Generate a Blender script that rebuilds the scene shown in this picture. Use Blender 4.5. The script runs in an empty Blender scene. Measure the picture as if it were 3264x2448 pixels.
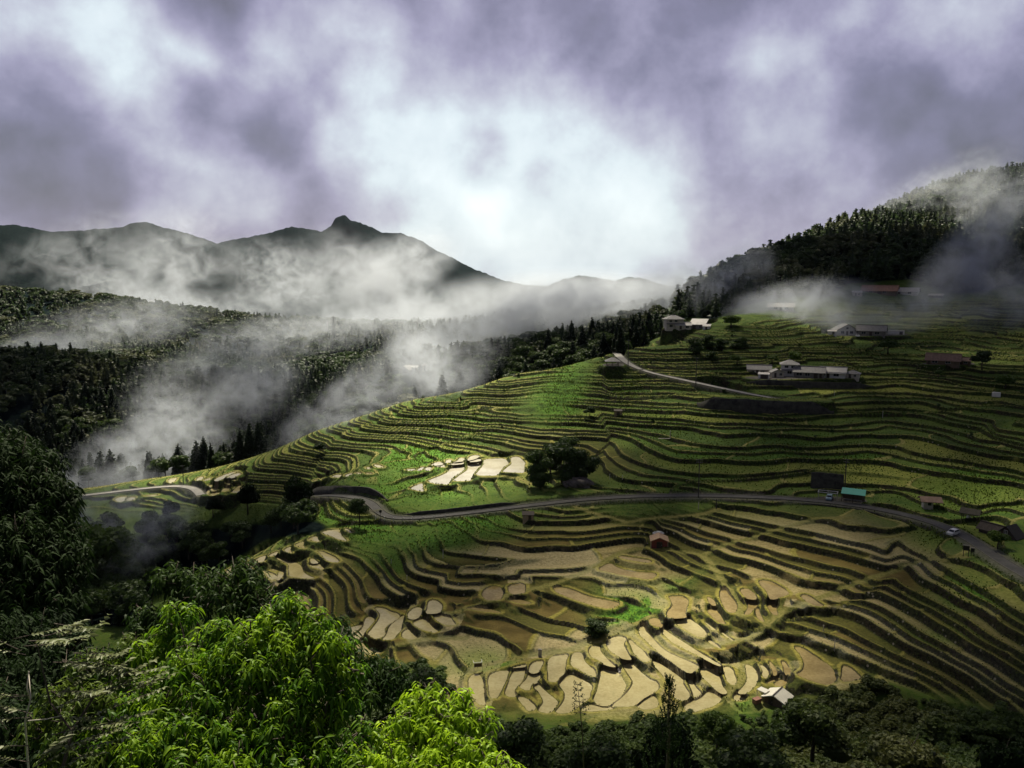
import bpy, bmesh, math, random
import numpy as np
from mathutils import Vector, Matrix
rng = np.random.default_rng(7)
random.seed(7)
sc = bpy.context.scene
COL = sc.collection
PI = math.pi

# ---------------------------------------------------------------- camera
F_PX, CU, CV = 2562.0, 1632.0, 1224.0
PITCH = math.radians(7.65)
CAMZ = 100.0
cp_, sp_ = math.cos(PITCH), math.sin(PITCH)
cam_d = bpy.data.cameras.new('camera'); cam = bpy.data.objects.new('camera', cam_d); COL.objects.link(cam)
cam_d.sensor_fit = 'HORIZONTAL'; cam_d.sensor_width = 36.0
cam_d.lens = 36.0 * F_PX / 3264.0
cam_d.clip_start = 0.5; cam_d.clip_end = 60000
cam.location = (0, 0, CAMZ); cam.rotation_euler = (PI/2 - PITCH, 0, 0)
sc.camera = cam

def ray(u, v):
    a, b = (u - CU) / F_PX, (CV - v) / F_PX
    return np.array([a, cp_ + b*sp_, -sp_ + b*cp_])
def at(u, v, Y):
    """point seen at survey position (u, v), Y metres ahead"""
    d = ray(u, v); t = Y / d[1]
    return np.array([d[0]*t, Y, CAMZ + d[2]*t])
def project(x, y, z):
    zz = z - CAMZ
    dep = y*cp_ - zz*sp_
    up = y*sp_ + zz*cp_
    dep = np.where(dep < 0.1, 0.1, dep)
    return CU + F_PX*x/dep, CV - F_PX*up/dep

# ---------------------------------------------------------------- noise
def _hash(ix, iy, s):
    h = (ix.astype(np.int64)*374761393 + iy.astype(np.int64)*668265263 + s*1442695041) & 0xffffffff
    h = ((h ^ (h >> 13)) * 1274126177) & 0xffffffff
    return ((h ^ (h >> 16)) & 0xffff) / 65535.0
def vnoise(x, y, s=0):
    ix, iy = np.floor(x), np.floor(y)
    fx, fy = x-ix, y-iy
    fx = fx*fx*(3-2*fx); fy = fy*fy*(3-2*fy)
    a = _hash(ix, iy, s); b = _hash(ix+1, iy, s); c = _hash(ix, iy+1, s); d = _hash(ix+1, iy+1, s)
    return (a*(1-fx)+b*fx)*(1-fy) + (c*(1-fx)+d*fx)*fy
def fbm(x, y, s=0, o=4):
    r = 0; amp = .5; tot = 0
    for i in range(o):
        r = r + amp*vnoise(x*2**i + 17.3*i, y*2**i - 9.1*i, s+i*7); tot += amp; amp *= .5
    return r/tot*2 - 1
def sstep(a, b, x):
    t = np.clip((x-a)/(b-a), 0, 1)
    return t*t*(3-2*t)

# ---------------------------------------------------------------- base relief from surveyed points (u, v, distance)
PTS = [
 (1600,2220,138),(1850,2250,135),(2100,2250,135),(2300,2200,141),(2450,2200,140),(1520,2150,145),(1700,2080,152),(2000,2050,156),
 (2150,1950,167),(2300,2080,151),(2600,2120,144),(2700,2180,138.6),(2900,2230,131),(3264,2300,118),(2700,1850,169),(2700,1990,155),(2300,1800,184),(2700,1650,197),(3000,2010,144),(3100,2200,128.5),(3264,2160,126),(3000,1800,165),(3264,1950,140.5),(3264,1800,160),(3480,2100,122),(3480,1900,140),
 (1000,1750,215),(750,1830,204),(1100,1950,180),(1200,2030,168),(1400,2080,157),(1400,1800,190),(1700,1750,197),(2070,1730,200),(1250,1660,228),(1190,1600,237),
 (1600,1612,226),(1900,1580,224),(2225,1580,218),(2600,1590,215),(2900,1640,200),(3040,1692,186),(1000,1575,262),(1700,1900,177),
 (1500,1500,270),(1380,1550,254),(1640,1480,270),(1750,1540,239),(2000,1500,243),(2300,1450,246),(2700,1500,235),(3100,1500,226),(3264,1550,215),
 (1000,1480,300),(1300,1400,310),(1500,1300,328),(1700,1230,338),(1900,1160,345),(1640,1190,352),(1300,1275,347),(1000,1375,337),(880,1435,329),(650,1500,332),
 (450,1530,335),(300,1570,318),(600,1590,300),(740,1560,298),(2000,1300,304),(2200,1320,290),(2450,1320,288),(2560,1290,296),(2800,1330,285),(3100,1330,275),(3264,1350,262),
 (2100,1190,338),(2300,1230,318),(2150,1100,372),(2000,1110,372),(2550,1180,345),(2750,1180,345),(3000,1150,350),(3264,1150,340),
 (2200,1030,440),(2400,1000,450),(2750,1060,430),(2850,935,520),(3050,1000,470),(3264,1000,440),(2500,980,475),
 (3264,860,560),(3100,800,640),(2900,760,640),(2700,800,600),(2500,880,560),(2300,930,540),(2180,985,540),
 (2760,720,720),(3000,640,800),(3200,560,900),(3264,560,880),(2560,800,660),(2420,850,620),
]
RAW = [ # x, y, height relative to the eye
 (0,0,-4),(-8,12,-12),(8,14,-12),(0,30,-24),(-30,30,-27),(30,30,-22),(0,60,-46),(-40,60,-48),(45,60,-42),(-5,95,-66),(50,95,-64),(-60,100,-70),(20,118,-74),(85,92,-57),(60,0,2),(-60,0,-8),(0,-60,15),(110,60,-25),(-110,60,-45),
 (-85,150,-84),(-95,190,-92),(-100,240,-98),(-125,270,-98),(-70,200,-86),(-75,262,-90),(-170,230,-90),(-170,150,-70),(-220,300,-88),
 (-60,400,-92),(-130,420,-104),(-200,430,-108),(20,410,-72),(60,420,-50),(-20,430,-76),
 (40,440,-50),(0,450,-57),(-65,470,-61),(-120,480,-78),(-200,520,-78),(-260,500,-72),(-320,520,-60),(100,470,-36),(-60,540,-62),(60,560,-44),(140,560,-22),
 (-300,620,-78),(-150,640,-86),(0,650,-70),(90,700,-45),(-400,800,-70),(-440,960,-46),(-530,1000,-30),(-330,930,-75),(-150,900,-80),(-60,900,-74),(50,1000,-55),(160,900,-50),(220,800,-20),
 (-600,1400,-100),(-200,1400,-100),(200,1400,-85),(600,1200,40),(700,900,80),(420,1000,40),(450,700,40),(600,600,60),(400,500,0),(350,400,-15),(400,300,-25),(300,200,-25),(250,100,-15),
 (-1000,1000,-40),(-700,600,-50),(-500,300,-55),(-400,100,-30),
]
CP = np.array([at(*p) for p in PTS] + [np.array([x, y, CAMZ+z]) for x, y, z in RAW])
def _phi(r2): return 0.5*r2*np.log(r2 + 1e-9)
def tps_fit(P, lam=6.0):
    S = 100.0; X = P[:, :2]/S; n = len(X)
    d2 = ((X[:, None]-X[None])**2).sum(-1)
    A = np.zeros((n+3, n+3)); A[:n, :n] = _phi(d2) + np.eye(n)*lam*1e-3
    A[:n, n] = 1; A[:n, n+1:] = X; A[n, :n] = 1; A[n+1:, :n] = X.T
    return np.linalg.solve(A, np.concatenate([P[:, 2], [0, 0, 0]])), X, S
TW, TX, TS = tps_fit(CP)
def base_small(x, y):
    X = np.stack([np.ravel(x), np.ravel(y)], 1)/TS
    out = np.empty(len(X))
    for i in range(0, len(X), 20000):
        q = X[i:i+20000]
        d2 = ((q[:, None]-TX[None])**2).sum(-1)
        out[i:i+20000] = _phi(d2) @ TW[:-3] + TW[-3] + q @ TW[-2:]
    return out.reshape(np.shape(x))
# far ridges: skyline (u, v) at distance r, depth w
RIDGES = [
 (3100, 420, [(-900,760),(-300,740),(0,718),(60,716),(170,735),(280,732),(400,722),(430,708),(480,704),(530,722),(600,742),(700,775),(780,810),(900,870),(1100,930),(1400,1000),(2000,1100),(4500,1100)]),
 (4700, 520, [(-900,900),(500,820),(760,760),(850,745),(930,722),(985,728),(1030,738),(1070,715),(1105,698),(1140,703),(1190,723),(1220,741),(1280,744),(1340,765),(1400,800),(1500,850),(1600,893),(1660,905),(1720,960),(2400,1000),(4500,1000)]),
 (7000, 700, [(-900,960),(1400,940),(1640,905),(1740,915),(1800,888),(1850,878),(1900,884),(1960,895),(2000,882),(2060,890),(2150,920),(2300,935),(4500,930)]),
]
def far_relief(x, y):
    r = np.hypot(x, y); uu = CU + F_PX/cp_*x/np.maximum(y, 1)
    z = -130 + 0*r
    for rr, w, prof in RIDGES:
        pu, pv = zip(*prof)
        vv = np.interp(uu, pu, pv) + 2*fbm(uu/60, uu*0+rr, 5, 4) + 2*fbm(uu/9, uu*0+rr, 6, 2)
        h = np.array(-(np.tan(PITCH + np.arctan((vv-CV)/F_PX)))) * rr*np.cos(np.arctan2(x, y))
        front = np.clip((r-(rr-3.4*w))/(3.4*w), 0, 1)
        g = np.where(r < rr, front*front*(2-front)*.5+front*.5, np.exp(-np.abs((r-rr)/w)**1.7))
        gul = fbm(x/420, y/420, 9, 5)
        z = np.maximum(z, -130 + (h+130)*np.clip(g + 1.1*gul*g*(1-g)*2, 0, 1))
    return z + CAMZ

# ---------------------------------------------------------------- painted field map (survey raster, quarter size, with margins)
MW, MH, MO = 1016, 712, 100   # covers -400..3664 px, -400..2448 px
def poly_mask(poly, blur=0):
    yy, xx = np.mgrid[0:MH, 0:MW].astype(float)
    u = (xx - MO)*4; v = (yy - MO)*4
    inside = np.zeros((MH, MW), bool); n = len(poly)
    for i in range(n):
        (x1, y1), (x2, y2) = poly[i], poly[(i+1) % n]
        if y1 == y2: continue
        c = ((y1 > v) != (y2 > v)) & (u < (x2-x1)*(v-y1)/(y2-y1)+x1)
        inside ^= c
    m = inside.astype(float)
    return soften(m, blur)
def soften(m, k):
    for _ in range(2):
        if k > 0:
            for ax in (0, 1):
                c = np.cumsum(np.pad(m, [(k+1, k) if a == ax else (0, 0) for a in (0, 1)], mode='edge'), axis=ax)
                m = (np.take(c, range(2*k+1, c.shape[ax]), ax) - np.take(c, range(0, c.shape[ax]-2*k-1), ax))/(2*k+1)
    return m
def msample(m, u, v):
    x = np.clip(u/4+MO, 0, MW-2); y = np.clip(v/4+MO, 0, MH-2)
    ix = x.astype(int); iy = y.astype(int); fx = x-ix; fy = y-iy
    return (m[iy, ix]*(1-fx)+m[iy, ix+1]*fx)*(1-fy)+(m[iy+1, ix]*(1-fx)+m[iy+1, ix+1]*fx)*fy

# ---------------------------------------------------------------- traced paddies: (origin u, origin v, px per unit) and outlines
KA = 408/2212; KB = 816/2212
POOLS = []
def trace(u0, v0, k, *polys):
    for p in polys: POOLS.append([(u0+x*k, v0+y*k) for x, y in p])
trace(1480,2000,KA,
 [(110,850),(180,805),(250,815),(300,870),(320,1000),(335,1220),(370,1320),(250,1330),(120,1150),(70,950)],
 [(425,830),(520,780),(640,750),(770,745),(740,820),(690,960),(640,1060),(560,1220),(450,1215),(435,1090),(415,950)],
 [(840,770),(920,725),(1010,705),(1040,740),(1030,830),(1000,920),(920,1000),(860,1070),(900,1200),(780,1205),(705,1155),(740,1030),(790,900)],
 [(1120,745),(1140,680),(1190,610),(1270,585),(1365,580),(1330,670),(1300,740),(1230,785),(1160,780)],
 [(1110,810),(1180,795),(1270,800),(1310,835),(1290,900),(1240,950),(1180,970),(1140,1020),(1130,1090),(1050,1085),(960,1040),(985,980),(1060,910),(1090,860)],
 [(1215,1005),(1260,980),(1310,1010),(1370,1080),(1450,1150),(1540,1220),(1620,1300),(1560,1390),(1480,1470),(1290,1440),(1300,1380),(1370,1290),(1360,1230),(1290,1110),(1220,1060)],
 [(930,1205),(1010,1205),(1100,1250),(1180,1310),(1240,1360),(1190,1440),(1100,1450),(1020,1330),(960,1260)],
 [(1490,530),(1560,490),(1680,480),(1800,460),(1760,560),(1740,660),(1735,770),(1640,860),(1590,950),(1480,950),(1450,890),(1455,700),(1450,600)],
 [(1870,470),(1920,435),(2010,435),(2050,480),(2070,590),(2140,660),(2220,709),(2260,769),(2270,845),(2200,840),(2060,780),(1960,710),(1870,660),(1845,580)],
 [(1630,990),(1690,920),(1760,840),(1830,820),(1960,870),(2080,930),(2190,990),(2200,1060),(2170,1150),(2170,1200),(2130,1260),(2040,1310),(1990,1350),(1900,1420),(1800,1480),(1560,1480),(1640,1380),(1740,1250),(1745,1140),(1710,1070)],
 [(820,700),(960,660),(1080,640),(1040,680),(900,690)])
trace(1860,1880,KA,
 [(90,1050),(130,985),(200,965),(290,985),(285,1050),(330,1120),(420,1210),(500,1280),(555,1320),(470,1320),(350,1280),(240,1210),(120,1150)],
 [(400,930),(430,860),(520,815),(640,805),(730,830),(730,870),(690,930),(710,1000),(760,1080),(800,1150),(825,1195),(720,1195),(620,1155),(510,1095),(420,1000)],
 [(775,880),(830,875),(880,930),(960,1000),(1050,1080),(1110,1150),(1155,1200),(1120,1240),(1040,1240),(980,1200),(890,1120),(850,1000)],
 [(970,640),(1020,620),(1060,650),(1075,710),(1150,780),(1220,860),(1320,970),(1450,1070),(1600,1140),(1750,1200),(1900,1270),(1990,1320),(1950,1380),(1860,1430),(1750,1410),(1640,1330),(1480,1210),(1380,1150),(1260,1050),(1130,930),(970,780)],
 [(1130,510),(1200,490),(1270,495),(1320,530),(1360,630),(1290,650),(1200,630),(1150,580)],
 [(1290,680),(1380,665),(1480,740),(1600,820),(1735,912),(1950,1045),(2150,1165),(2395,1312),(2290,1300),(2035,1165),(1735,1025),(1560,930),(1450,830),(1370,740)],
 [(1470,115),(1560,110),(1700,105),(1760,140),(1810,180),(1790,280),(1760,360),(1760,420),(1780,470),(1660,480),(1480,490),(1445,440),(1455,370),(1530,300),(1540,240),(1510,180)],
 [(1515,500),(1650,495),(1800,490),(1880,540),(1990,610),(2080,700),(2130,780),(2080,820),(2000,825),(1900,770),(1760,690),(1600,590)])
trace(1450,1836,KB,
 [(1680,745),(1740,735),(1830,790),(1960,880),(1980,950),(2035,1030),(1990,1070),(1930,1080),(1870,1010),(1830,890),(1750,800)],
 [(1440,750),(1520,745),(1570,800),(1660,880),(1760,920),(1755,990),(1650,1030),(1560,1110),(1520,1130),(1400,1130),(1350,1120),(1480,1020),(1545,930),(1520,880),(1470,810)],
 [(1265,805),(1330,800),(1420,840),(1450,900),(1480,950),(1440,1030),(1380,1090),(1300,1125),(1190,1090),(1240,980),(1265,880)],
 [(1180,1110),(1290,1140),(1350,1130),(1380,1150),(1100,1170),(1110,1130)],
 [(1560,1130),(1660,1040),(1730,1040),(1760,1120),(1660,1150)],
 [(240,130),(330,80),(410,110),(410,200),(340,215),(245,200)],[(460,80),(600,60),(610,130),(590,155),(470,155)],
 [(90,280),(180,270),(300,285),(420,320),(300,310),(150,290)],[(450,205),(540,200),(640,225),(660,240),(560,235)],
 [(850,90),(1000,110),(1150,180),(1350,215),(1440,240),(1340,290),(1200,260),(1020,200),(870,140)])
trace(2180,1980,KA,
 [(280,880),(310,830),(370,790),(440,800),(520,810),(560,860),(590,940),(640,1040),(640,1090),(690,1150),(745,1220),(690,1250),(600,1220),(520,1150),(420,1060),(330,970)],
 [(680,810),(720,790),(800,810),(855,860),(880,960),(910,1020),(900,1080),(860,1100),(790,1080),(730,1000),(710,900)],
 [(55,1000),(100,1000),(150,1040),(170,1100),(220,1170),(310,1240),(250,1290),(170,1320),(160,1220),(120,1130)],
 [(410,1230),(500,1240),(570,1280),(645,1330),(560,1420),(480,1470),(330,1510),(150,1570),(30,1540),(20,1440),(140,1390),(250,1350),(340,1290)],
 [(1060,760),(1110,750),(1190,800),(1250,880),(1280,970),(1240,1040),(1220,1110),(1130,1220),(1040,1250),(920,1230),(1010,1140),(1080,1060),(1100,980),(1080,870)],
 [(1310,755),(1360,770),(1430,830),(1455,890),(1440,980),(1380,980),(1360,930),(1365,850)],
 [(1480,690),(1540,760),(1590,830),(1605,920),(1540,930),(1535,850),(1490,770)],
 [(1685,690),(1740,700),(1800,780),(1850,860),(1820,930),(1740,910),(1730,820)],
 [(865,1300),(900,1260),(970,1260),(1080,1330),(1000,1380),(880,1370)],
 [(1415,1080),(1560,1000),(1570,955),(1640,970),(1630,1010),(1450,1080)],
 [(1560,1080),(1640,1020),(1740,1010),(1780,1040),(1710,1110),(1600,1110)],
 [(415,330),(460,335),(560,400),(650,480),(600,470),(470,390)],[(645,195),(680,200),(780,280),(870,340),(830,330),(720,260)],
 [(350,0),(420,50),(500,110),(565,160),(490,160),(440,90)])
trace(2100,1836,KB,
 [(1165,610),(1240,620),(1330,680),(1420,740),(1490,790),(1520,850),(1520,910),(1450,935),(1330,915),(1180,850),(1250,820),(1265,770),(1240,700)],
 [(1590,770),(1650,790),(1710,840),(1750,885),(1680,910),(1570,915),(1585,850)])
trace(2240,1700,KA,
 [(300,1000),(380,960),(420,1010),(480,1090),(560,1180),(600,1280),(550,1370),(460,1380),(400,1320),(340,1210),(300,1110)],
 [(640,970),(760,950),(860,1010),(940,1110),(890,1140),(760,1120),(710,1080)],
 [(960,830),(1050,810),(1200,840),(1300,900),(1420,970),(1490,1050),(1340,1110),(1180,1140),(1140,1080),(1100,990),(1020,920)],
 [(740,1170),(850,1190),(960,1230),(890,1290),(830,1370),(770,1415),(720,1390),(790,1290),(790,1220)],
 [(910,1300),(970,1300),(980,1370),(1020,1450),(1060,1525),(1000,1500),(940,1440)],
 [(1120,1240),(1180,1180),(1300,1160),(1270,1230),(1260,1310),(1300,1410),(1210,1390),(1150,1320)],
 [(80,1350),(140,1300),(220,1300),(260,1370),(330,1460),(395,1580),(300,1560),(190,1470)],
 [(80,1100),(140,1120),(200,1170),(230,1240),(170,1240),(110,1200)],
 [(1670,1080),(1780,1060),(1900,1120),(2000,1200),(2100,1260),(1950,1260),(1800,1180)])
trace(1050,1880,KA,
 [(770,310),(940,310),(1040,370),(1190,410),(1220,460),(1100,550),(1000,610),(950,680),(970,770),(870,840),(770,850),(700,790),(665,760),(760,650),(870,500),(880,430),(850,380)],
 [(1300,430),(1260,540),(1240,690),(1150,770),(1130,830),(1040,855),(910,860),(1000,770),(1030,660),(1110,560),(1220,480)],
 [(600,560),(640,480),(720,470),(790,525),(720,640),(620,730),(550,820),(430,885),(345,885),(400,800),(520,720),(590,640)],
 [(150,760),(260,720),(350,670),(400,640),(560,610),(590,620),(500,700),(380,780),(290,860),(220,830)],
 [(380,980),(470,930),(560,910),(610,940),(650,1000),(740,1020),(860,1070),(890,1085),(760,1110),(640,1125),(560,1060),(450,1040)],
 [(1350,430),(1400,360),(1470,310),(1590,305),(1590,420),(1510,490),(1430,505),(1370,480)],
 [(1440,590),(1510,520),(1590,505),(1670,510),(1720,570),(1770,650),(1890,715),(1780,735),(1650,710),(1530,650)],
 [(1260,760),(1300,710),(1360,680),(1400,730),(1450,790),(1525,825),(1400,850),(1270,840)],
 [(1800,450),(1850,425),(1930,430),(1960,460),(2090,475),(2130,540),(2190,605),(2050,610),(1920,580),(1840,520)],
 [(1670,400),(1700,300),(1720,200),(1800,170),(1900,210),(1950,270),(1940,340),(1890,390),(1780,405)])
trace(1840,1660,KA,
 [(350,850),(480,760),(600,735),(660,790),(780,840),(960,880),(1150,890),(1340,900),(1360,960),(1250,1025),(1050,990),(800,950),(550,890)],
 [(710,620),(800,610),(900,630),(1100,660),(1280,690),(1260,740),(1000,700),(780,660)])
trace(700,1650,KA,
 [(95,955),(150,900),(250,850),(240,900),(210,950),(220,1020),(140,990)],
 [(275,870),(350,830),(430,810),(520,790),(560,830),(500,870),(490,915),(420,920),(330,895)],
 [(610,750),(650,710),(740,670),(800,660),(770,720),(760,770),(680,780)],
 [(850,660),(900,620),(1015,580),(980,630),(920,670),(870,670)],[(1115,570),(1150,530),(1230,500),(1220,560),(1250,620),(1180,610)],
 [(1300,475),(1370,440),(1455,410),(1440,470),(1480,540),(1390,520)],[(1520,385),(1590,340),(1680,320),(1690,370),(1730,420),(1600,405)],
 [(1760,260),(1830,220),(1980,205),(2080,205),(2075,260),(2120,330),(2210,410),(2100,390),(1950,330),(1820,290)],
 [(2150,195),(2212,190),(2300,270),(2212,235)],
 [(910,680),(960,672),(1080,730),(1210,775),(1330,780),(1400,830),(1420,890),(1440,940),(1550,1010),(1670,1045),(1450,1050),(1260,1025),(1200,1000),(1210,950),(1190,880),(1200,810),(1120,770),(980,715)],
 [(1680,575),(1800,590),(1900,640),(2020,700),(2080,775),(1900,770),(1820,710),(1780,650)],
 [(1560,710),(1620,710),(1720,780),(1580,790)],[(1550,820),(1600,795),(1720,795),(1750,840),(1820,890),(1680,880)],
 [(660,890),(740,900),(850,950),(940,970),(1000,1030),(930,1080),(870,1060),(810,980)],
 [(1020,930),(1110,945),(1090,1000),(1050,1070),(960,1080),(1020,1010)],[(920,1105),(1000,1110),(1100,1165),(980,1140)],
 [(400,1070),(520,1110),(560,1200),(440,1190)],[(610,1315),(680,1320),(720,1365),(640,1350)])
N_MIRROR = len(POOLS)
trace(1280,1400,KA,
 [(435,730),(560,670),(700,620),(800,570),(840,510),(900,485),(1000,475),(1075,470),(1080,540),(980,610),(850,690),(810,785),(700,785),(560,770)],
 [(1140,410),(1340,395),(1390,440),(1350,510),(1270,590),(1220,640),(1200,690),(1160,725),(870,730),(950,660),(1100,560),(1150,520)],
 [(1420,350),(1600,335),(1780,330),(1830,390),(1870,440),(1770,490),(1710,560),(1690,600),(1640,630),(1250,632),(1350,530),(1420,430)],
 [(1890,310),(2030,300),(2080,360),(2140,400),(2110,480),(2130,590),(1960,580),(1760,575),(1750,550),(1830,480),(1910,430),(1890,360)],
 [(140,860),(230,800),(370,755),(360,820),(385,910),(260,890)],
 [(390,520),(430,490),(520,475),(495,535),(440,540)],[(500,455),(560,410),(640,385),(720,415),(700,440),(560,455)],
 [(80,520),(270,510),(210,550),(100,545)],[(270,530),(330,490),(400,475),(350,535),(290,545)],
 [(760,370),(850,340),(850,410),(760,415)],[(870,400),(960,380),(1000,320),(1090,330),(1090,375)],
 [(1140,370),(1160,310),(1260,270),(1370,290),(1330,310),(1240,350)],
 [(810,440),(900,410),(1080,390),(1070,425),(900,440)],[(1150,395),(1290,350),(1380,340),(1350,380)],[(560,475),(740,435),(760,480),(740,490),(650,480)])
N_BRIGHT = len(POOLS)
trace(900,1350,KB,
 [(790,350),(850,360),(890,385),(800,380)],[(730,375),(760,380),(755,395),(735,390)],[(420,465),(460,440),(515,440),(500,470)],[(545,440),(610,425),(610,455),(550,460)],
 [(630,420),(690,425),(695,437),(640,435)],[(270,490),(320,480),(310,500),(275,502)],[(345,480),(395,468),(390,485),(350,490)],[(720,425),(775,430),(770,440),(730,438)])
trace(200,1350,KB,
 [(445,660),(480,635),(550,630),(540,665),(500,680)],[(555,655),(580,635),(630,635),(610,665),(550,670)],
 [(1310,480),(1400,440),(1500,410),(1530,420),(1400,480),(1320,500)],[(1400,470),(1500,425),(1550,430),(1480,470)],
 [(1270,580),(1290,560),(1350,555),(1320,585)],[(1370,590),(1390,560),(1450,550),(1430,585)],[(1460,600),(1490,560),(1540,530),(1550,570),(1520,595)],
 [(1410,620),(1460,600),(1530,598),(1500,615)],[(1310,520),(1350,510),(1365,525),(1320,530)],[(1405,515),(1450,515),(1440,530)],[(1265,530),(1295,530),(1290,550),(1270,548)],
 [(1240,600),(1260,570),(1275,590),(1255,610)],[(1265,625),(1300,595),(1400,600),(1380,618)],[(1210,495),(1250,475),(1290,470),(1250,495)],[(1150,490),(1180,460),(1220,460),(1190,495)],
 [(910,480),(990,465),(970,500),(920,520)],[(700,625),(830,612),(800,627),(720,630)],[(1450,480),(1480,480),(1500,495),(1470,495)])

# flat yards and dry platforms: outline px, level taken from (u, v, Y)
PLATFORMS = [
 ([(2205,1238),(2260,1258),(2330,1270),(2430,1276),(2560,1278),(2650,1283),(2640,1272),(2560,1265),(2400,1256),(2290,1235)], (2420,1292), 2.2),
 ([(2375,1208),(2480,1210),(2600,1206),(2740,1206),(2740,1198),(2600,1196),(2380,1198)], (2560,1207), .8),
 ([(2630,1072),(2900,1070),(2890,1061),(2635,1063)], (2750,1071), .6),
 ([(1920,1168),(1990,1168),(1985,1158),(1925,1158)], (1955,1168), .6),
 ([(2115,1048),(2270,1048),(2270,1040),(2120,1040)], (2190,1048), .5),
 ([(2940,1163),(3110,1163),(3100,1155),(2945,1155)], (3020,1163), .5),
 ([(2590,1596),(2760,1604),(2760,1588),(2600,1580)], (2700,1603), .2),
]
LOWER_ROAD = [(1002,1579),(1030,1579),(1100,1580),(1165,1588),(1203,1604),(1208,1622),(1193,1640),(1205,1652),(1260,1656),(1350,1650),(1500,1634),(1650,1615),(1850,1592),(2000,1582),(2225,1578),(2450,1585),(2600,1594),(2750,1612),(2900,1642),(2990,1667),(3060,1698),(3130,1742),(3200,1795),(3264,1830),(3400,1900)]
UPPER_ROAD = [(1945,1108),(1962,1122),(1978,1140),(2000,1158),(2030,1174),(2080,1190),(2180,1211),(2280,1233),(2400,1258),(2480,1272)]
LEFT_ROAD = [(235,1582),(330,1572),(430,1560),(520,1551),(580,1549),(625,1558),(640,1578)]
PATHS = [ # grass paths between the paddies
 [(3075,1775),(2950,1790),(2860,1815),(2760,1850),(2640,1895),(2560,1925),(2480,1955),(2440,2000),(2370,2040),(2320,2050),(2240,2060)],
 [(2240,1770),(2300,1740),(2400,1715),(2500,1680),(2560,1662),(2640,1650),(2710,1650)],
 [(1460,1950),(1560,1915),(1680,1880),(1740,1870),(1850,1830),(1930,1790),(1980,1760),(2050,1745),(2240,1770),(2290,1830),(2350,1920),(2360,1960)],
 [(1990,1665),(2100,1650),(2250,1640),(2290,1622)],[(1830,1612),(1900,1640),(1985,1660)],
 [(1290,1985),(1360,1965),(1460,1950)],[(1260,2060),(1330,2040),(1480,2035)],
 [(1500,2140),(1560,2115),(1640,2100),(1720,2085),(1830,2070),(1960,2010),(2080,1965)],
 [(2385,2110),(2380,2140),(2360,2175),(2330,2205),(2290,2235)],[(1540,1520),(1640,1520),(1700,1545)],
]
# ---------------------------------------------------------------- polar ground grid
az = np.concatenate([np.radians(np.linspace(-75, -37, 40, endpoint=False)), np.radians(np.linspace(-37, 37, 1140)), np.radians(np.linspace(37, 75, 41)[1:])])
rr = [1.0]
while rr[-1] < 11000:
    r_ = rr[-1]
    if r_ < 60: d_ = 0.5 + r_*0.02
    elif r_ < 110: d_ = 1.0
    elif r_ < 300: d_ = 0.40
    elif r_ < 400: d_ = 0.55
    elif r_ < 560: d_ = 1.0
    elif r_ < 1000: d_ = 2.5
    else: d_ = r_*0.009
    rr.append(r_ + d_)
rr = np.array(rr); NR, NA = len(rr), len(az)
R2, A2 = np.meshgrid(rr, az, indexing='ij')
GX, GY = R2*np.sin(A2), R2*np.cos(A2)
# base relief on a thinned lattice, then interpolated
ri = np.unique(np.concatenate([np.arange(0, NR, 5), [NR-1]])); ai = np.unique(np.concatenate([np.arange(0, NA, 8), [NA-1]]))
zc = base_small(GX[np.ix_(ri, ai)], GY[np.ix_(ri, ai)])
tmp = np.stack([np.interp(np.arange(NA), ai, zc[i]) for i in range(len(ri))])
k = np.clip(np.searchsorted(ri, np.arange(NR), 'right')-1, 0, len(ri)-2)
fr = ((np.arange(NR)-ri[k])/(ri[k+1]-ri[k]))[:, None]
ZB = tmp[k]*(1-fr) + tmp[k+1]*fr
wf = sstep(1250, 1900, R2)
ZB = ZB*(1-wf) + far_relief(GX, GY)*wf
ZB += fbm(GX/90, GY/90, 3, 4)*np.clip((R2-380)/250, 0, 1)*7*(1-0.5*wf)

def grid_lookup(Z, x, y):
    x = np.asarray(x, float); y = np.asarray(y, float)
    a = np.arctan2(x, y); r = np.hypot(x, y)
    i = np.clip(np.searchsorted(rr, r)-1, 0, NR-2); j = np.clip(np.searchsorted(az, a)-1, 0, NA-2)
    fi = np.clip((r-rr[i])/(rr[i+1]-rr[i]), 0, 1); fj = np.clip((a-az[j])/(az[j+1]-az[j]), 0, 1)
    return (Z[i, j]*(1-fj)+Z[i, j+1]*fj)*(1-fi)+(Z[i+1, j]*(1-fj)+Z[i+1, j+1]*fj)*fi
def hit(u, v, Z=None, r0=60.0, r1=3000.0):
    """where the line of sight at (u, v) meets the ground"""
    Z = ZB if Z is None else Z
    d = ray(u, v); h = math.hypot(d[0], d[1]); d = d/h
    t = np.concatenate([np.arange(r0, 600, 0.25), np.geomspace(600, r1, 400)])
    zr = CAMZ + d[2]*t; zg_ = grid_lookup(Z, d[0]*t, d[1]*t)
    below = np.nonzero(zr <= zg_)[0]
    k = below[0] if len(below) else len(t)-1
    return np.array([d[0]*t[k], d[1]*t[k], zr[k]])
def on_level(u, v, z):
    d = ray(u, v); t = (z-CAMZ)/d[2]
    return np.array([d[0]*t, d[1]*t, z])

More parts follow.
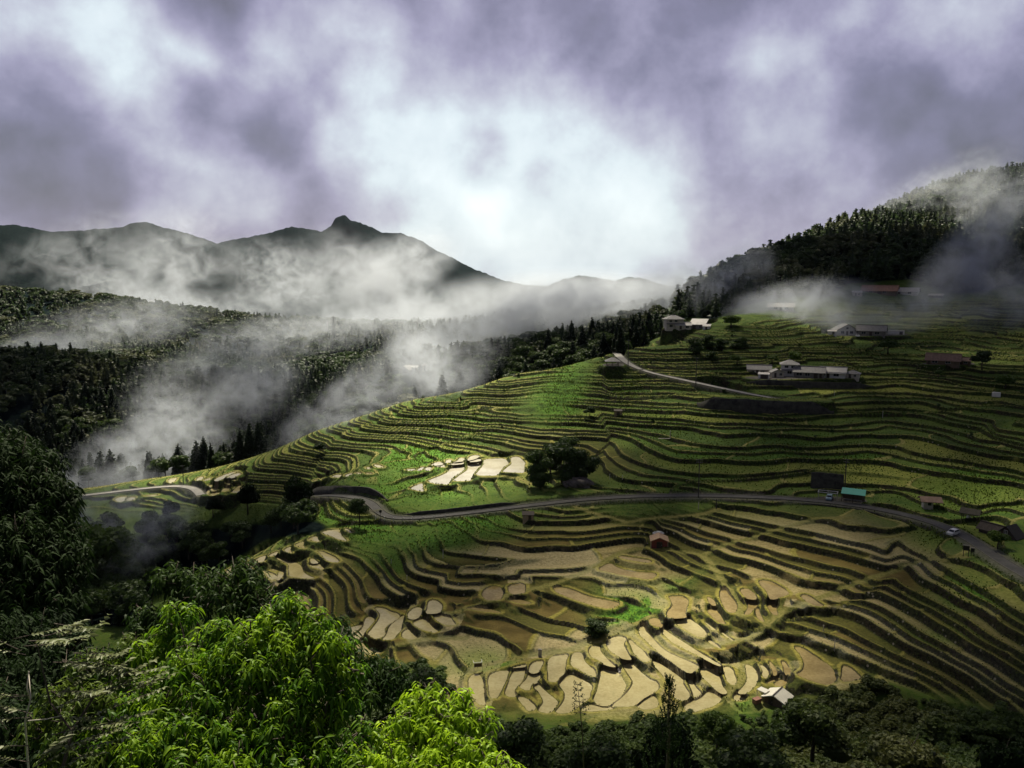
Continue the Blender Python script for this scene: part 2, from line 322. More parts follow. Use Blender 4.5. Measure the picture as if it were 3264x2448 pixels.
# ---------------------------------------------------------------- terrace steps
GU, GV = project(GX, GY, ZB)
RIDGE_U = [300, 600, 880, 1000, 1300, 1640, 1900, 2000, 2150, 2300, 2700, 3264, 3664]
RIDGE_Y = [345, 345, 333, 342, 352, 358, 376, 420, 450, 480, 520, 560, 560]
near_ridge = sstep(8, -4, GY - np.interp(GU, RIDGE_U, RIDGE_Y))
m_terr = poly_mask([(-400,1500),(420,1500),(600,1440),(900,1380),(1600,1150),(1900,1080),(2050,1060),(2280,1060),(2420,1010),(2600,985),(2800,960),(3000,945),(3300,920),(3664,900),(3664,2290),(3264,2275),(2920,2195),(2800,2155),(2640,2185),(2480,2210),(2330,2260),(1800,2285),(1500,2260),(1400,2120),(1240,2120),(1100,2000),(900,1920),(700,1870),(560,1900),(690,1820),(830,1740),(1000,1690),(1120,1690),(1130,1660),(1000,1640),(900,1600),(700,1600),(560,1620),(200,1620)], 4)
m_slope = np.maximum.reduce([poly_mask([(1200,1600),(1320,1560),(1500,1570),(1700,1560),(1960,1560),(1960,1580),(1650,1610),(1350,1640),(1210,1650)], 3),
  poly_mask([(960,1530),(1100,1510),(1300,1540),(1240,1590),(1150,1580),(1000,1570)], 4),
  poly_mask([(1640,1280),(1740,1220),(1850,1130),(1930,1120),(1900,1180),(1860,1260),(1790,1330),(1700,1360)], 5),
  poly_mask([(1990,1590),(2290,1590),(2260,1640),(2000,1660),(1880,1620)], 3),
  poly_mask([(1960,1980),(2080,1900),(2180,1850),(2300,1770),(2240,1830),(2130,1900),(2100,1960),(1960,2030),(1860,2060)], 3),
  poly_mask([(1080,1680),(1300,1670),(1600,1650),(1660,1690),(1400,1740),(1250,1780),(1180,1800),(1080,1740)], 6)])
terr_w = msample(m_terr, GU, GV)*near_ridge*(1-0.9*msample(m_slope, GU, GV))*(GY > 60)
H_STEP = 1.08 - 0.20*sstep(30, -10, GX)*sstep(255, 290, GY) - 0.18*sstep(240, 205, GY)*(1-0.75*sstep(25, 65, GX))
ZREF = 38.0
warp = 1.1*fbm(GX/34, GY/34, 21, 3) + 0.42*fbm(GX/12, GY/12, 31, 2)
# fields are laid out in blocks that do not line up with each other
blk = 2.2*sstep(-.03, .03, fbm(GX/70+3, GY/70, 41, 2)) + 1.3*sstep(-.03, .03, fbm(GX/52-7, GY/52+11, 51, 2))
Lf = (ZB - ZREF + warp)/H_STEP + blk*0.5
Hl = H_STEP/(1+.21*2.1*np.cos(2.1*Lf)); Lf = Lf + .21*np.sin(2.1*Lf)      # no two terraces are equally high
Lk = np.floor(Lf); Lr = Lf - Lk
gslope = np.hypot(np.gradient(ZB, axis=0)/np.gradient(R2, axis=0), np.gradient(ZB, axis=1)/np.maximum(np.gradient(A2, axis=1)*R2, 1e-6))
wall_w = np.clip(0.66*np.maximum(gslope, .08)/Hl, 0.06, 0.5)      # wall about 0.85 m deep
bund_w = np.clip(0.75*np.maximum(gslope, .08)/Hl, 0.04, 0.3)
prof = sstep(1-wall_w, 1, Lr)
ZT = ZB + Hl*(prof - Lr)
flat_m = 1 - prof
bund = (sstep(bund_w*1.3, bund_w*.5, Lr))*terr_w
ZT = ZT + 0.22*bund*sstep(0, bund_w*.3, Lr)
ZG = ZB*(1-terr_w) + ZT*terr_w
ZG += (1-terr_w)*0.5*fbm(GX/6, GY/6, 61, 3)*np.clip(R2/60, 0, 1)*(R2 < 1500)
wall = prof*terr_w*(wall_w < .5)
# each terrace is cut into plots by low cross bunds; plots differ in wetness and growth
Rc = np.hypot(GX+30, GY-60); th = np.arctan2(GX+30, GY-60)*130 + 5*fbm(GX/16, GY/16, 131, 2)
Lc = 24.0
sc_ = th/Lc + _hash(Lk, Lk*0+3, 5)*7.0; cell = np.floor(sc_); fc = sc_-cell
dcross = np.minimum(fc, 1-fc)*Lc*Rc/130
cross = sstep(.75, .3, dcross)*flat_m*terr_w
ZG = ZG + .2*cross*(1-sstep(.3, 0, Lr))
bund = np.maximum(bund, cross*(1-wall))
plot_r = _hash(Lk, cell, 17); plot_w = _hash(Lk+91, cell, 29)

# ---------------------------------------------------------------- traced paddies and platforms shape the ground round them
def outline_xy(px, z):
    return np.array([on_level(u, v, z)[:2] for u, v in px])
def smooth_outline(P, n=2):
    for _ in range(n):
        Q = np.roll(P, -1, 0); P = np.stack([.75*P+.25*Q, .25*P+.75*Q], 1).reshape(-1, 2)
    return P
FLATS = []   # (xy outline, level, kind)
for i, px in enumerate(POOLS):
    c = np.mean(px, 0); lev = hit(c[0], c[1])[2]
    FLATS.append([outline_xy(px, lev), lev, 'pool'])
for n_pl, (px, ref, lift) in enumerate(PLATFORMS):
    lev = hit(*ref)[2] + lift
    FLATS.append([outline_xy(px, lev), lev, 'yard' if n_pl else 'field'])
D1 = np.full(GX.shape, 99.0); L1 = np.zeros(GX.shape); D2 = np.full(GX.shape, 99.0); L2 = np.zeros(GX.shape); K1 = np.full(GX.shape, -1)
def seg_dist(px, py, P):
    d = np.full(px.shape, 1e9); ins = np.zeros(px.shape, bool); n = len(P)
    for i in range(n):
        x1, y1 = P[i]; x2, y2 = P[(i+1) % n]; ex, ey = x2-x1, y2-y1
        t = np.clip(((px-x1)*ex+(py-y1)*ey)/max(ex*ex+ey*ey, 1e-9), 0, 1)
        d = np.minimum(d, np.hypot(px-x1-t*ex, py-y1-t*ey))
        if y1 != y2: ins ^= ((y1 > py) != (y2 > py)) & (px < ex*(py-y1)/(y2-y1)+x1)
    return d, ins
def window(xmin, xmax, ymin, ymax):
    xs = np.array([xmin, xmin, xmax, xmax]); ys = np.array([ymin, ymax, ymin, ymax])
    a = np.arctan2(xs, ys); r = np.hypot(xs, ys)
    rmin = math.hypot(max(0, max(xmin, -xmax)), ymin)
    i0, i1 = np.searchsorted(rr, min(rmin, r.min()))-1, np.searchsorted(rr, r.max())+1
    j0, j1 = np.searchsorted(az, a.min())-1, np.searchsorted(az, a.max())+1
    return slice(max(i0, 0), i1), slice(max(j0, 0), j1)
for idx, (P, lev, kind) in enumerate(FLATS):
    m = 6.0; w = window(P[:, 0].min()-m, P[:, 0].max()+m, P[:, 1].min()-m, P[:, 1].max()+m)
    Ps = smooth_outline(P, 1)
    FLATS[idx].append(Ps)
    d, ins = seg_dist(GX[w], GY[w], Ps); d = np.where(ins, -d, d)
    nearer = d < D1[w]
    D2[w] = np.where(nearer, D1[w], np.minimum(D2[w], d)); L2[w] = np.where(nearer, L1[w], np.where(d <= D2[w], lev, L2[w]))
    L1[w] = np.where(nearer, lev, L1[w]); K1[w] = np.where(nearer, idx, K1[w]); D1[w] = np.where(nearer, d, D1[w])
is_yard = np.isin(K1, [i for i, f in enumerate(FLATS) if f[2] == 'yard'])
not_pool = np.isin(K1, [i for i, f in enumerate(FLATS) if f[2] != 'pool'])
S = np.clip(D1 + 0.12*fbm(GX/1.5, GY/1.5, 71, 2), -5, 99)
# against open ground
t1 = sstep(0.8, 2.6, S)
z_one = (L1+0.18*(~not_pool))*(1-t1) + ZG*t1
# against a second paddy
up_first = L1 >= L2
LU = np.where(up_first, L1, L2); LL = np.where(up_first, L2, L1)
sU = np.where(up_first, S, D2); G = np.maximum(S + D2, .5)
bw = np.minimum(0.7, 0.4*G)
t2 = np.clip((sU-bw)/np.maximum(G-bw-0.1, .15), 0, 1); t2 = t2*t2*(3-2*t2)
z_two = (LU+0.2)*(1-t2) + (LL-0.02)*t2
w2 = sstep(5.0, 3.0, D2)*(~not_pool)
z_out = z_one*(1-w2) + z_two*w2
edge = sstep(-0.1, 0.25, S)
z_new = (L1-0.25*(~not_pool))*(1-edge) + z_out*edge
near = (D1 < 6.0)
ZG = np.where(near, z_new, ZG)
# a low bund right at the water's edge
bund_p = sstep(0.05, .35, S)*sstep(1.3, .8, S)*near*(~not_pool)
bund = np.maximum(bund*(D1 > 2.5), bund_p)
pool_in = sstep(0.25, -0.05, S)*near*(~not_pool)
yard_in = sstep(0.4, -0.1, S)*near*is_yard
terr_w = np.maximum(terr_w, near*sstep(6, 4, D1))

# ---------------------------------------------------------------- roads and paths press into the ground
def densify(P, step):
    P = np.asarray(P, float); seg = np.hypot(*np.diff(P[:, :2], axis=0).T); s = np.concatenate([[0], np.cumsum(seg)])
    n = max(2, int(s[-1]/step)); q = np.linspace(0, s[-1], n)
    return np.stack([np.interp(q, s, P[:, i]) for i in range(P.shape[1])], 1)
def smooth_line(P, n):
    for _ in range(n):
        Q = P.copy(); Q[1:-1] = .25*P[:-2]+.5*P[1:-1]+.25*P[2:]; P = Q
    return P
def survey_line(px, step=1.0, sm=25):
    P = np.array([hit(u, v) for u, v in px])
    return smooth_line(densify(P, step), sm)
def line_dist(P, m, gx, gy):
    d = np.full(gx.shape, 1e9); h = np.zeros(gx.shape)
    for i in range(len(P)-1):
        x1, y1, z1 = P[i]; x2, y2, z2 = P[i+1]; ex, ey = x2-x1, y2-y1
        t = np.clip(((gx-x1)*ex+(gy-y1)*ey)/max(ex*ex+ey*ey, 1e-9), 0, 1)
        q = np.hypot(gx-x1-t*ex, gy-y1-t*ey); n = q < d
        d = np.where(n, q, d); h = np.where(n, z1+t*(z2-z1), h)
    return d, h
road_m = np.zeros(GX.shape); path_m = np.zeros(GX.shape)
def press(P, half, soft, target, depth=0.0):
    global ZG
    for c in range(0, len(P)-1, 12):
        Q = P[c:c+13]
        m = half+soft+1
        w = window(Q[:, 0].min()-m, Q[:, 0].max()+m, Q[:, 1].min()-m, Q[:, 1].max()+m)
        d, h = line_dist(Q, m, GX[w], GY[w])
        k = sstep(half+soft, half, d)
        old = target[w]
        new = k > old
        ZG[w] = np.where(new, ZG[w]*(1-k)+(h-depth)*k, ZG[w])
        target[w] = np.maximum(old, k)
lower_road = survey_line(LOWER_ROAD, 1.5, 30); upper_road = survey_line(UPPER_ROAD, 1.5, 10); left_road = survey_line(LEFT_ROAD, 1.5, 8)
for P, hw in ((lower_road, 2.4), (upper_road, 2.0), (left_road, 2.0)):
    press(P, hw, 1.6, road_m, 0.12)
for px in PATHS:
    P = np.array([hit(u, v, ZG) for u, v in px]); P = smooth_line(densify(P, 1.2), 4)
    for c in range(0, len(P)-1, 12):
        Q = P[c:c+13]; w = window(Q[:, 0].min()-4, Q[:, 0].max()+4, Q[:, 1].min()-4, Q[:, 1].max()+4)
        d, h = line_dist(Q, 3, GX[w], GY[w]); kk = sstep(1.5, .5, d)*(S[w] > .1)
        path_m[w] = np.maximum(path_m[w], kk); ZG[w] = ZG[w]*(1-kk*.7)+(h+.05)*kk*.7
wall = wall*(D1 > 2.5)*(1-path_m)
slope = np.hypot(np.gradient(ZG, axis=0)/np.gradient(R2, axis=0), np.gradient(ZG, axis=1)/np.maximum(np.gradient(A2, axis=1)*R2, 1e-6))
wall = np.maximum(wall, sstep(.55, 1.0, slope)*terr_w*(R2 < 700))
bund = bund*(1-wall)
def zg(x, y): return grid_lookup(ZG, x, y)
def gpos(u, v, r0=60.0):
    p = hit(u, v, ZG, r0); p[2] = float(zg(p[0], p[1])); return p
# ---------------------------------------------------------------- scene helpers
def link(o):
    COL.objects.link(o); return o
def tag(o, label=None, cat=None, group=None, kind=None):
    if label: o['label'] = label
    if cat: o['category'] = cat
    if group: o['group'] = group
    if kind: o['kind'] = kind
    return o
def thing(name, loc, label, cat, group=None, rz=0.0):
    o = bpy.data.objects.new(name, None); link(o); o.empty_display_size = .3
    o.location = loc; o.rotation_euler = (0, 0, rz)
    return tag(o, label, cat, group)
def new_mat(name):
    m = bpy.data.materials.new(name); m.use_nodes = True
    nt = m.node_tree; nt.nodes.clear()
    out = nt.nodes.new('ShaderNodeOutputMaterial')
    return m, nt, out
class NT:
    """small node-building shorthand"""
    def __init__(s, nt): s.nt = nt
    def n(s, t, ins=None, **kw):
        nd = s.nt.nodes.new(t)
        for k_, v in kw.items(): setattr(nd, k_, v)
        for k_, v in (ins or {}).items():
            sock = nd.inputs[k_]
            if isinstance(v, bpy.types.NodeSocket): s.nt.links.new(v, sock)
            else: sock.default_value = v
        return nd
    def link(s, a, b): s.nt.links.new(a, b)
    def mix(s, f, a, b):
        nd = s.n('ShaderNodeMix', data_type='RGBA')
        for sock, v in ((nd.inputs[0], f), (nd.inputs[6], a), (nd.inputs[7], b)):
            if isinstance(v, bpy.types.NodeSocket): s.nt.links.new(v, sock)
            elif sock == nd.inputs[0]: sock.default_value = v
            else: sock.default_value = (*v, 1)
        return nd.outputs[2]
    def math(s, op, a, b=0.0, clamp=False):
        nd = s.n('ShaderNodeMath', operation=op); nd.use_clamp = clamp
        for i, v in enumerate((a, b)):
            if isinstance(v, bpy.types.NodeSocket): s.nt.links.new(v, nd.inputs[i])
            else: nd.inputs[i].default_value = v
        return nd.outputs[0]
    def ramp(s, f, lo, hi, a=0.0, b=1.0, smooth=True):
        nd = s.n('ShaderNodeMapRange', {0: f, 1: lo, 2: hi, 3: a, 4: b}, interpolation_type='SMOOTHSTEP' if smooth else 'LINEAR')
        return nd.outputs[0]
    def noise(s, scale, detail=4.0, vec=None, rough=.55, dim='3D', dist=0.0):
        nd = s.n('ShaderNodeTexNoise', {'Scale': scale, 'Detail': detail, 'Roughness': rough, 'Distortion': dist}, noise_dimensions=dim)
        if vec is not None: s.nt.links.new(vec, nd.inputs['Vector'])
        return nd.outputs[0]
def plain(name, col, rough=.7, var=.25, scale=3.0, metal=0.0, bump=0.0):
    m, nt, out = new_mat(name); g = NT(nt)
    co = g.n('ShaderNodeTexCoord').outputs['Object']
    nz = g.noise(scale, 5, co); nz2 = g.noise(scale*7.3, 3, co)
    f = g.math('ADD', g.math('MULTIPLY', nz, .65), g.math('MULTIPLY', nz2, .35))
    f = g.ramp(f, .3, .7)
    c = g.mix(f, tuple(x*(1-var) for x in col), tuple(min(1, x*(1+var)) for x in col))
    b = g.n('ShaderNodeBsdfPrincipled', {'Base Color': c, 'Roughness': rough, 'Metallic': metal})
    if bump:
        bp = g.n('ShaderNodeBump', {'Strength': bump, 'Distance': .05, 'Height': nz2}); g.link(bp.outputs[0], b.inputs['Normal'])
    g.link(b.outputs[0], out.inputs[0]); return m

class MB:
    """collects boxes, prisms and tubes; build() links them as one mesh object"""
    def __init__(s): s.v = []; s.f = []
    def add(s, vs, fs):
        b = len(s.v); s.v += [tuple(map(float, p)) for p in vs]; s.f += [tuple(b+i for i in q) for q in fs]; return s
    def box(s, x0, x1, y0, y1, z0, z1):
        return s.add([(x0,y0,z0),(x1,y0,z0),(x1,y1,z0),(x0,y1,z0),(x0,y0,z1),(x1,y0,z1),(x1,y1,z1),(x0,y1,z1)],
                     [(3,2,1,0),(4,5,6,7),(0,1,5,4),(1,2,6,5),(2,3,7,6),(3,0,4,7)])
    def prism(s, prof, a, b, axis='x'):
        n = len(prof)
        P = (lambda t, p: (t, p[0], p[1])) if axis == 'x' else (lambda t, p: (p[0], t, p[1]))
        return s.add([P(a, p) for p in prof]+[P(b, p) for p in prof],
                     [tuple(range(n)), tuple(range(2*n-1, n-1, -1))]+[(i, i+n, (i+1) % n+n, (i+1) % n) for i in range(n)])
    def tube(s, pts, r, n=8, cap=True):
        pts = [Vector(p) for p in pts]; rs = [float(q) for q in r] if isinstance(r, (list, tuple)) else [float(r)]*len(pts)
        vs = []; fs = []
        for i, p in enumerate(pts):
            d = (pts[min(i+1, len(pts)-1)]-pts[max(i-1, 0)]).normalized()
            a = d.cross(Vector((0.3, 0.1, 1) if abs(d.z) < .9 else (1, 0.2, 0))).normalized(); b = d.cross(a)
            vs += [tuple(p + rs[i]*(math.cos(2*PI*k/n)*a + math.sin(2*PI*k/n)*b)) for k in range(n)]
        for i in range(len(pts)-1):
            for k in range(n): fs.append((i*n+k, i*n+(k+1) % n, (i+1)*n+(k+1) % n, (i+1)*n+k))
        if cap: fs += [tuple(range(n-1, -1, -1)), tuple((len(pts)-1)*n+k for k in range(n))]
        return s.add(vs, fs)
    def mesh(s, name, mat, smooth=False):
        me = bpy.data.meshes.new(name); me.from_pydata(s.v, [], s.f); me.update()
        bm = bmesh.new(); bm.from_mesh(me); bmesh.ops.recalc_face_normals(bm, faces=bm.faces); bm.to_mesh(me); bm.free()
        if smooth: me.polygons.foreach_set('use_smooth', np.ones(len(me.polygons), bool))
        if mat: me.materials.append(mat)
        return me
    def build(s, name, mat, parent=None, smooth=False, loc=None, bevel=0.0):
        o = link(bpy.data.objects.new(name, s.mesh(name, mat, smooth)))
        if parent: o.parent = parent
        if loc is not None: o.location = loc
        if bevel:
            b = o.modifiers.new('bevel', 'BEVEL'); b.width = bevel; b.segments = 2; b.limit_method = 'ANGLE'
        return o
def np_mesh(name, co, quads, mat=None, smooth=False, tint=None):
    co = np.asarray(co, np.float32).reshape(-1, 3); quads = np.asarray(quads, np.int32); k = quads.shape[1]
    me = bpy.data.meshes.new(name)
    me.vertices.add(len(co)); me.vertices.foreach_set('co', co.ravel())
    me.loops.add(quads.size); me.loops.foreach_set('vertex_index', quads.ravel())
    me.polygons.add(len(quads)); me.polygons.foreach_set('loop_start', np.arange(0, quads.size, k, dtype=np.int32))
    if smooth: me.polygons.foreach_set('use_smooth', np.ones(len(quads), bool))
    me.update()
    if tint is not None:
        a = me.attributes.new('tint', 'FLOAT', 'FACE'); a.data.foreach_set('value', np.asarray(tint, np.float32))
    if mat: me.materials.append(mat)
    return me

# ---------------------------------------------------------------- ground cover masks
GU, GV = project(GX, GY, ZG)
mud_p = np.maximum(poly_mask([(1050,1770),(1300,1760),(1560,1700),(1960,1650),(2300,1640),(2720,1650),(2900,1740),(3060,1790),(2900,1920),(2760,2200),(2100,2280),(1500,2260),(1100,2150),(900,1950),(690,1890),(780,1780)], 10),
   0.8*poly_mask([(2700,1950),(3000,1850),(3300,1980),(3300,2300),(2760,2180)], 16))
mud_p = np.maximum(mud_p, .75*poly_mask([(1560,1430),(1760,1370),(1900,1400),(2080,1480),(1900,1520),(1700,1510)], 8))
mud = msample(mud_p, GU, GV)*terr_w*(R2 < 420)
LUSH = [(2020,1940,130,90,1.),(1950,1990,70,60,1.),(2150,1870,60,40,.7),(1530,2110,110,50,1.),(1400,1360,170,90,.75),(1330,1450,130,60,1.),(1790,1250,90,130,1.),(1300,1560,200,45,.8),(1500,1670,160,50,.9),(1400,1730,140,50,.8),(1250,1800,110,60,.7),
  (2000,1245,80,60,.7),(2100,1350,120,60,.6),(2700,1480,120,50,.8),(2980,1700,70,60,.8),(3080,1900,90,60,.8),(3100,1550,170,110,.7),(3000,2030,120,40,.5),(2500,1450,200,80,.5),(1200,1690,120,60,.8),(1080,1640,120,50,.7),(2250,1450,150,80,.5),(330,1900,120,50,.6),(2370,2190,40,90,.9),(2250,2140,60,20,.6)]
lush = np.zeros(GX.shape)
for u, v, a, b, s_ in LUSH: lush = np.maximum(lush, s_*np.exp(-((GU-u)/a)**2-((GV-v)/b)**2))
lush = np.maximum(lush, 0)
lush = np.clip(lush*(1.25+.5*fbm(GX/9, GY/9, 81, 3)) - .05, 0, 1)*(GY < 480)
forest_p = poly_mask([(-400,1300),(60,1480),(60,1640),(150,1690),(420,1710),(560,1690),(760,1680),(940,1650),(1010,1660),(1090,1690),(850,1720),(700,1820),(480,1900),(480,2000),(-400,2000)], 4)
left_wood = msample(forest_p, GU, GV)*(GY < 345)*(GY > 120)*(GX < -25)
back_wood = sstep(9, 18, GY - np.interp(GU, RIDGE_U, RIDGE_Y))*(GX < np.interp(GY, [300,400,600,900], [90,75,110,180]))*(GY < 1300)
hill_p = poly_mask([(2150,1060),(2190,1010),(2290,1020),(2330,985),(2440,960),(2560,940),(2640,950),(2700,905),(2900,890),(3050,940),(3300,900),(3664,900),(3664,200),(2100,200)], 3)
hill_wood = msample(hill_p, GU, GV)*(GX > 60)*(GY > 330)
thicket_p = poly_mask([(1000,2100),(1240,2130),(1400,2120),(1500,2265),(1800,2290),(2330,2265),(2420,2262),(2520,2245),(2640,2195),(2800,2160),(2920,2205),(3300,2290),(3664,2320),(3664,2448),(-400,2448),(-400,2000),(900,2000)], 2)
thicket = np.maximum(msample(thicket_p, GU, GV), (GV > 2446))*(GY < 160)
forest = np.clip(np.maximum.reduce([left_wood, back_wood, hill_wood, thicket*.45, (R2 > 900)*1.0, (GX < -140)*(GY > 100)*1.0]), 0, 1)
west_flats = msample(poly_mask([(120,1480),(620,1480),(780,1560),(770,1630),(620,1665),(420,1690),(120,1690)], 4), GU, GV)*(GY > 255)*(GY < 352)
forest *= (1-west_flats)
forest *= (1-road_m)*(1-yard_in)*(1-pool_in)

# ---------------------------------------------------------------- terrain object
def grid_mesh(name, X, Y, Z):
    nr, na = X.shape
    i = np.arange(nr*na).reshape(nr, na)
    q = np.stack([i[1:, :-1], i[1:, 1:], i[:-1, 1:], i[:-1, :-1]], -1).reshape(-1, 4)
    return np_mesh(name, np.stack([X, Y, Z], -1), q, None, True)
def paint(me, name, *ch):
    c = np.zeros((len(me.vertices), 4), np.float32); c[:, 3] = 1
    for i, a in enumerate(ch): c[:, i] = np.clip(a, 0, 1).ravel()
    at_ = me.color_attributes.new(name, 'FLOAT_COLOR', 'POINT'); at_.data.foreach_set('color', c.ravel())
ter_me = grid_mesh('terrain', GX, GY, ZG)
paint(ter_me, 'cover_a', wall, bund, mud)
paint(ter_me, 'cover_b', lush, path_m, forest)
paint(ter_me, 'cover_d', plot_r*terr_w, plot_w, terr_w)
paint(ter_me, 'cover_c', np.maximum(yard_in, road_m*.8), sstep(.3, .5, slope)*(R2 < 700), pool_in)
def terrain_material():
    m, nt, out = new_mat('terraced_ground'); g = NT(nt)
    pos = g.n('ShaderNodeNewGeometry').outputs['Position']
    def sep(nm):
        c = g.n('ShaderNodeVertexColor', layer_name=nm); s = g.n('ShaderNodeSeparateColor', {0: c.outputs[0]}); return s.outputs
    wl, bd, md = sep('cover_a')[:3]; lu, pa, fo = sep('cover_b')[:3]; ya, st, po = sep('cover_c')[:3]; pr, pw, tw = sep('cover_d')[:3]
    n1 = g.noise(.035, 4, pos); n2 = g.noise(.22, 5, pos); n3 = g.noise(1.6, 4, pos); n4 = g.noise(5.0, 3, pos)
    r1 = g.ramp(n1, .38, .62); r2 = g.ramp(n2, .35, .65); r3 = g.ramp(n3, .35, .65); r4 = g.ramp(n4, .35, .65)
    grass = g.mix(r2, (.030,.078,.009), (.080,.142,.017))
    grass = g.mix(g.math('MULTIPLY', r3, .55), grass, (.125,.145,.032))
    lushc = g.mix(r3, (.036,.115,.010), (.115,.24,.020))
    grass = g.mix(lu, grass, lushc)
    grass = g.mix(g.math('MULTIPLY', g.ramp(pr, .55, 1.0), tw), grass, g.mix(r3, (.13,.16,.024), (.23,.24,.05)))
    grass = g.mix(g.math('MULTIPLY', g.ramp(pr, .28, .0), g.math('MULTIPLY', tw, .7)), grass, g.mix(r3, (.022,.044,.008), (.055,.085,.015)))
    mudc = g.mix(r2, (.10,.074,.018), (.18,.135,.036))
    mudc = g.mix(g.ramp(pr, .42, .6, 0, .9), mudc, g.mix(r3, (.30,.245,.09), (.44,.37,.165)))
    mudc = g.mix(g.ramp(pr, .34, .18, 0, .75), mudc, g.mix(r3, (.055,.066,.012), (.115,.125,.022)))
    mudc = g.mix(g.math('MULTIPLY', r4, .4), mudc, (.058,.052,.018))
    flat = g.mix(g.math('MULTIPLY', md, g.math('SUBTRACT', 1.0, lu), True), grass, mudc)
    bundc = g.mix(r3, (.20,.19,.05), (.34,.31,.10))
    bundm = g.mix(r3, (.18,.165,.030), (.30,.265,.058))
    bundc = g.mix(md, bundc, bundm)
    c = g.mix(g.math('MULTIPLY', bd, .95), flat, bundc)
    pathc = g.mix(r3, (.14,.14,.032), (.22,.20,.062))
    c = g.mix(pa, c, pathc)
    # stone risers: dark, weedy, with paler stones showing
    vo = g.n('ShaderNodeTexVoronoi', {'Scale': 1.35, 'Randomness': 1.0}); g.link(pos, vo.inputs['Vector'])
    stone = g.ramp(g.n('ShaderNodeSeparateColor', {0: vo.outputs['Color']}).outputs[0], .74, .95)
    stone = g.math('MULTIPLY', stone, g.ramp(vo.outputs['Distance'], .42, .22))
    stone = g.math('MULTIPLY', stone, g.math('MULTIPLY', g.ramp(n2, .40, .6), g.ramp(n1, .40, .56)))
    rise = g.mix(r3, (.013,.012,.008), (.040,.033,.018))
    rise_g = g.mix(r3, (.012,.024,.005), (.040,.064,.012))
    rise = g.mix(g.math('MULTIPLY', r2, g.ramp(md, 0, 1, .9, .35)), rise, rise_g)
    rise = g.mix(stone, rise, (.26,.235,.17))
    edge_n = g.math('ADD', wl, g.math('ADD', g.math('MULTIPLY', g.math('SUBTRACT', n3, .5), .9), g.math('MULTIPLY', g.math('SUBTRACT', g.noise(.55, 3, pos), .5), .8)))
    c = g.mix(g.math('MULTIPLY', g.ramp(edge_n, .32, .58), g.ramp(g.noise(.11, 3, pos), .30, .42, .45, 1.0)), c, rise)
    c = g.mix(g.math('MULTIPLY', g.math('MULTIPLY', st, .6), g.math('SUBTRACT', 1.0, wl), True), c, g.mix(r3, (.018,.034,.007), (.05,.075,.016)))
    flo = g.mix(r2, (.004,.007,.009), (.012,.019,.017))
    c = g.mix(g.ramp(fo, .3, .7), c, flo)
    c = g.mix(ya, c, g.mix(r3, (.07,.066,.055), (.13,.12,.10)))
    c = g.mix(po, c, (.16,.13,.07))
    rough = g.ramp(g.math('MULTIPLY', md, g.ramp(pr, .5, .9)), 0, 1, .95, .5)
    b = g.n('ShaderNodeBsdfPrincipled', {'Base Color': c, 'Roughness': rough, 'Specular IOR Level': g.ramp(fo, .2, .6, .12, 0.0)})
    hb = g.math('ADD', g.math('MULTIPLY', n3, .6), g.math('MULTIPLY', n4, .4))
    bp = g.n('ShaderNodeBump', {'Strength': .8, 'Distance': .35, 'Height': hb}); g.link(bp.outputs[0], b.inputs['Normal'])
    g.link(b.outputs[0], out.inputs[0]); return m
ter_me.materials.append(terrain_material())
terrain = link(bpy.data.objects.new('terrain', ter_me)); tag(terrain, kind='structure')

# ---------------------------------------------------------------- water in the paddies
def water_material(name, mud_a, mud_b, spec):
    m, nt, out = new_mat(name); g = NT(nt)
    pos = g.n('ShaderNodeNewGeometry').outputs['Position']
    n1 = g.noise(.25, 4, pos); n2 = g.noise(1.8, 4, pos); n3 = g.noise(7, 2, pos)
    f = g.ramp(g.math('ADD', g.math('MULTIPLY', n1, .6), g.math('MULTIPLY', n2, .4)), .32, .66)
    c = g.mix(f, tuple(x*.88 for x in mud_a), mud_b)
    c = g.mix(g.ramp(g.noise(.5, 3, pos), .52, .72, 0, .32), c, tuple(x*y for x, y in zip(mud_a, (.62,.66,.6))))
    clod = g.ramp(n3, .63, .72); c = g.mix(g.math('MULTIPLY', clod, .12), c, tuple(x*.6 for x in mud_a))
    b = g.n('ShaderNodeBsdfPrincipled', {'Base Color': c, 'Roughness': .07, 'IOR': 1.33, 'Specular IOR Level': spec})
    bp = g.n('ShaderNodeBump', {'Strength': .05, 'Distance': .02, 'Height': n3}); g.link(bp.outputs[0], b.inputs['Normal'])
    g.link(b.outputs[0], out.inputs[0]); return m
W_MUD = water_material('muddy_water', (.35,.30,.128), (.44,.39,.19), .6)
W_BRIGHT = water_material('bright_water', (.42,.39,.28), (.50,.48,.38), .7)  # sky reflection partly put into the paler base colour
W_DIM = water_material('brown_water', (.22,.165,.058), (.33,.26,.105), .25)
n_pool = 0
for i, (P, lev, kind, Ps) in enumerate(FLATS):
    if kind != 'pool': continue
    c = Ps.mean(0); d = Ps - c; Q = c + d*(1 + .28/np.maximum(np.hypot(d[:, 0], d[:, 1]), 1)[:, None])
    area = .5*np.sum(Q[:, 0]*np.roll(Q[:, 1], -1)-np.roll(Q[:, 0], -1)*Q[:, 1])
    if area < 0: Q = Q[::-1]
    me = bpy.data.meshes.new('paddy_water'); me.from_pydata([(q[0]-c[0], q[1]-c[1], 0) for q in Q], [], [tuple(range(len(Q)))]); me.update()
    pu, pv = np.mean(POOLS[i], 0)
    dim = (pv < 1990 and 1500 < pu and pv > 1600) or pu > 2440
    me.materials.append(W_BRIGHT if N_MIRROR <= i < N_BRIGHT else (W_DIM if dim and i < N_MIRROR else W_MUD))
    o = link(bpy.data.objects.new('paddy_water', me)); o.location = (c[0], c[1], lev-.05); tag(o, kind='structure')

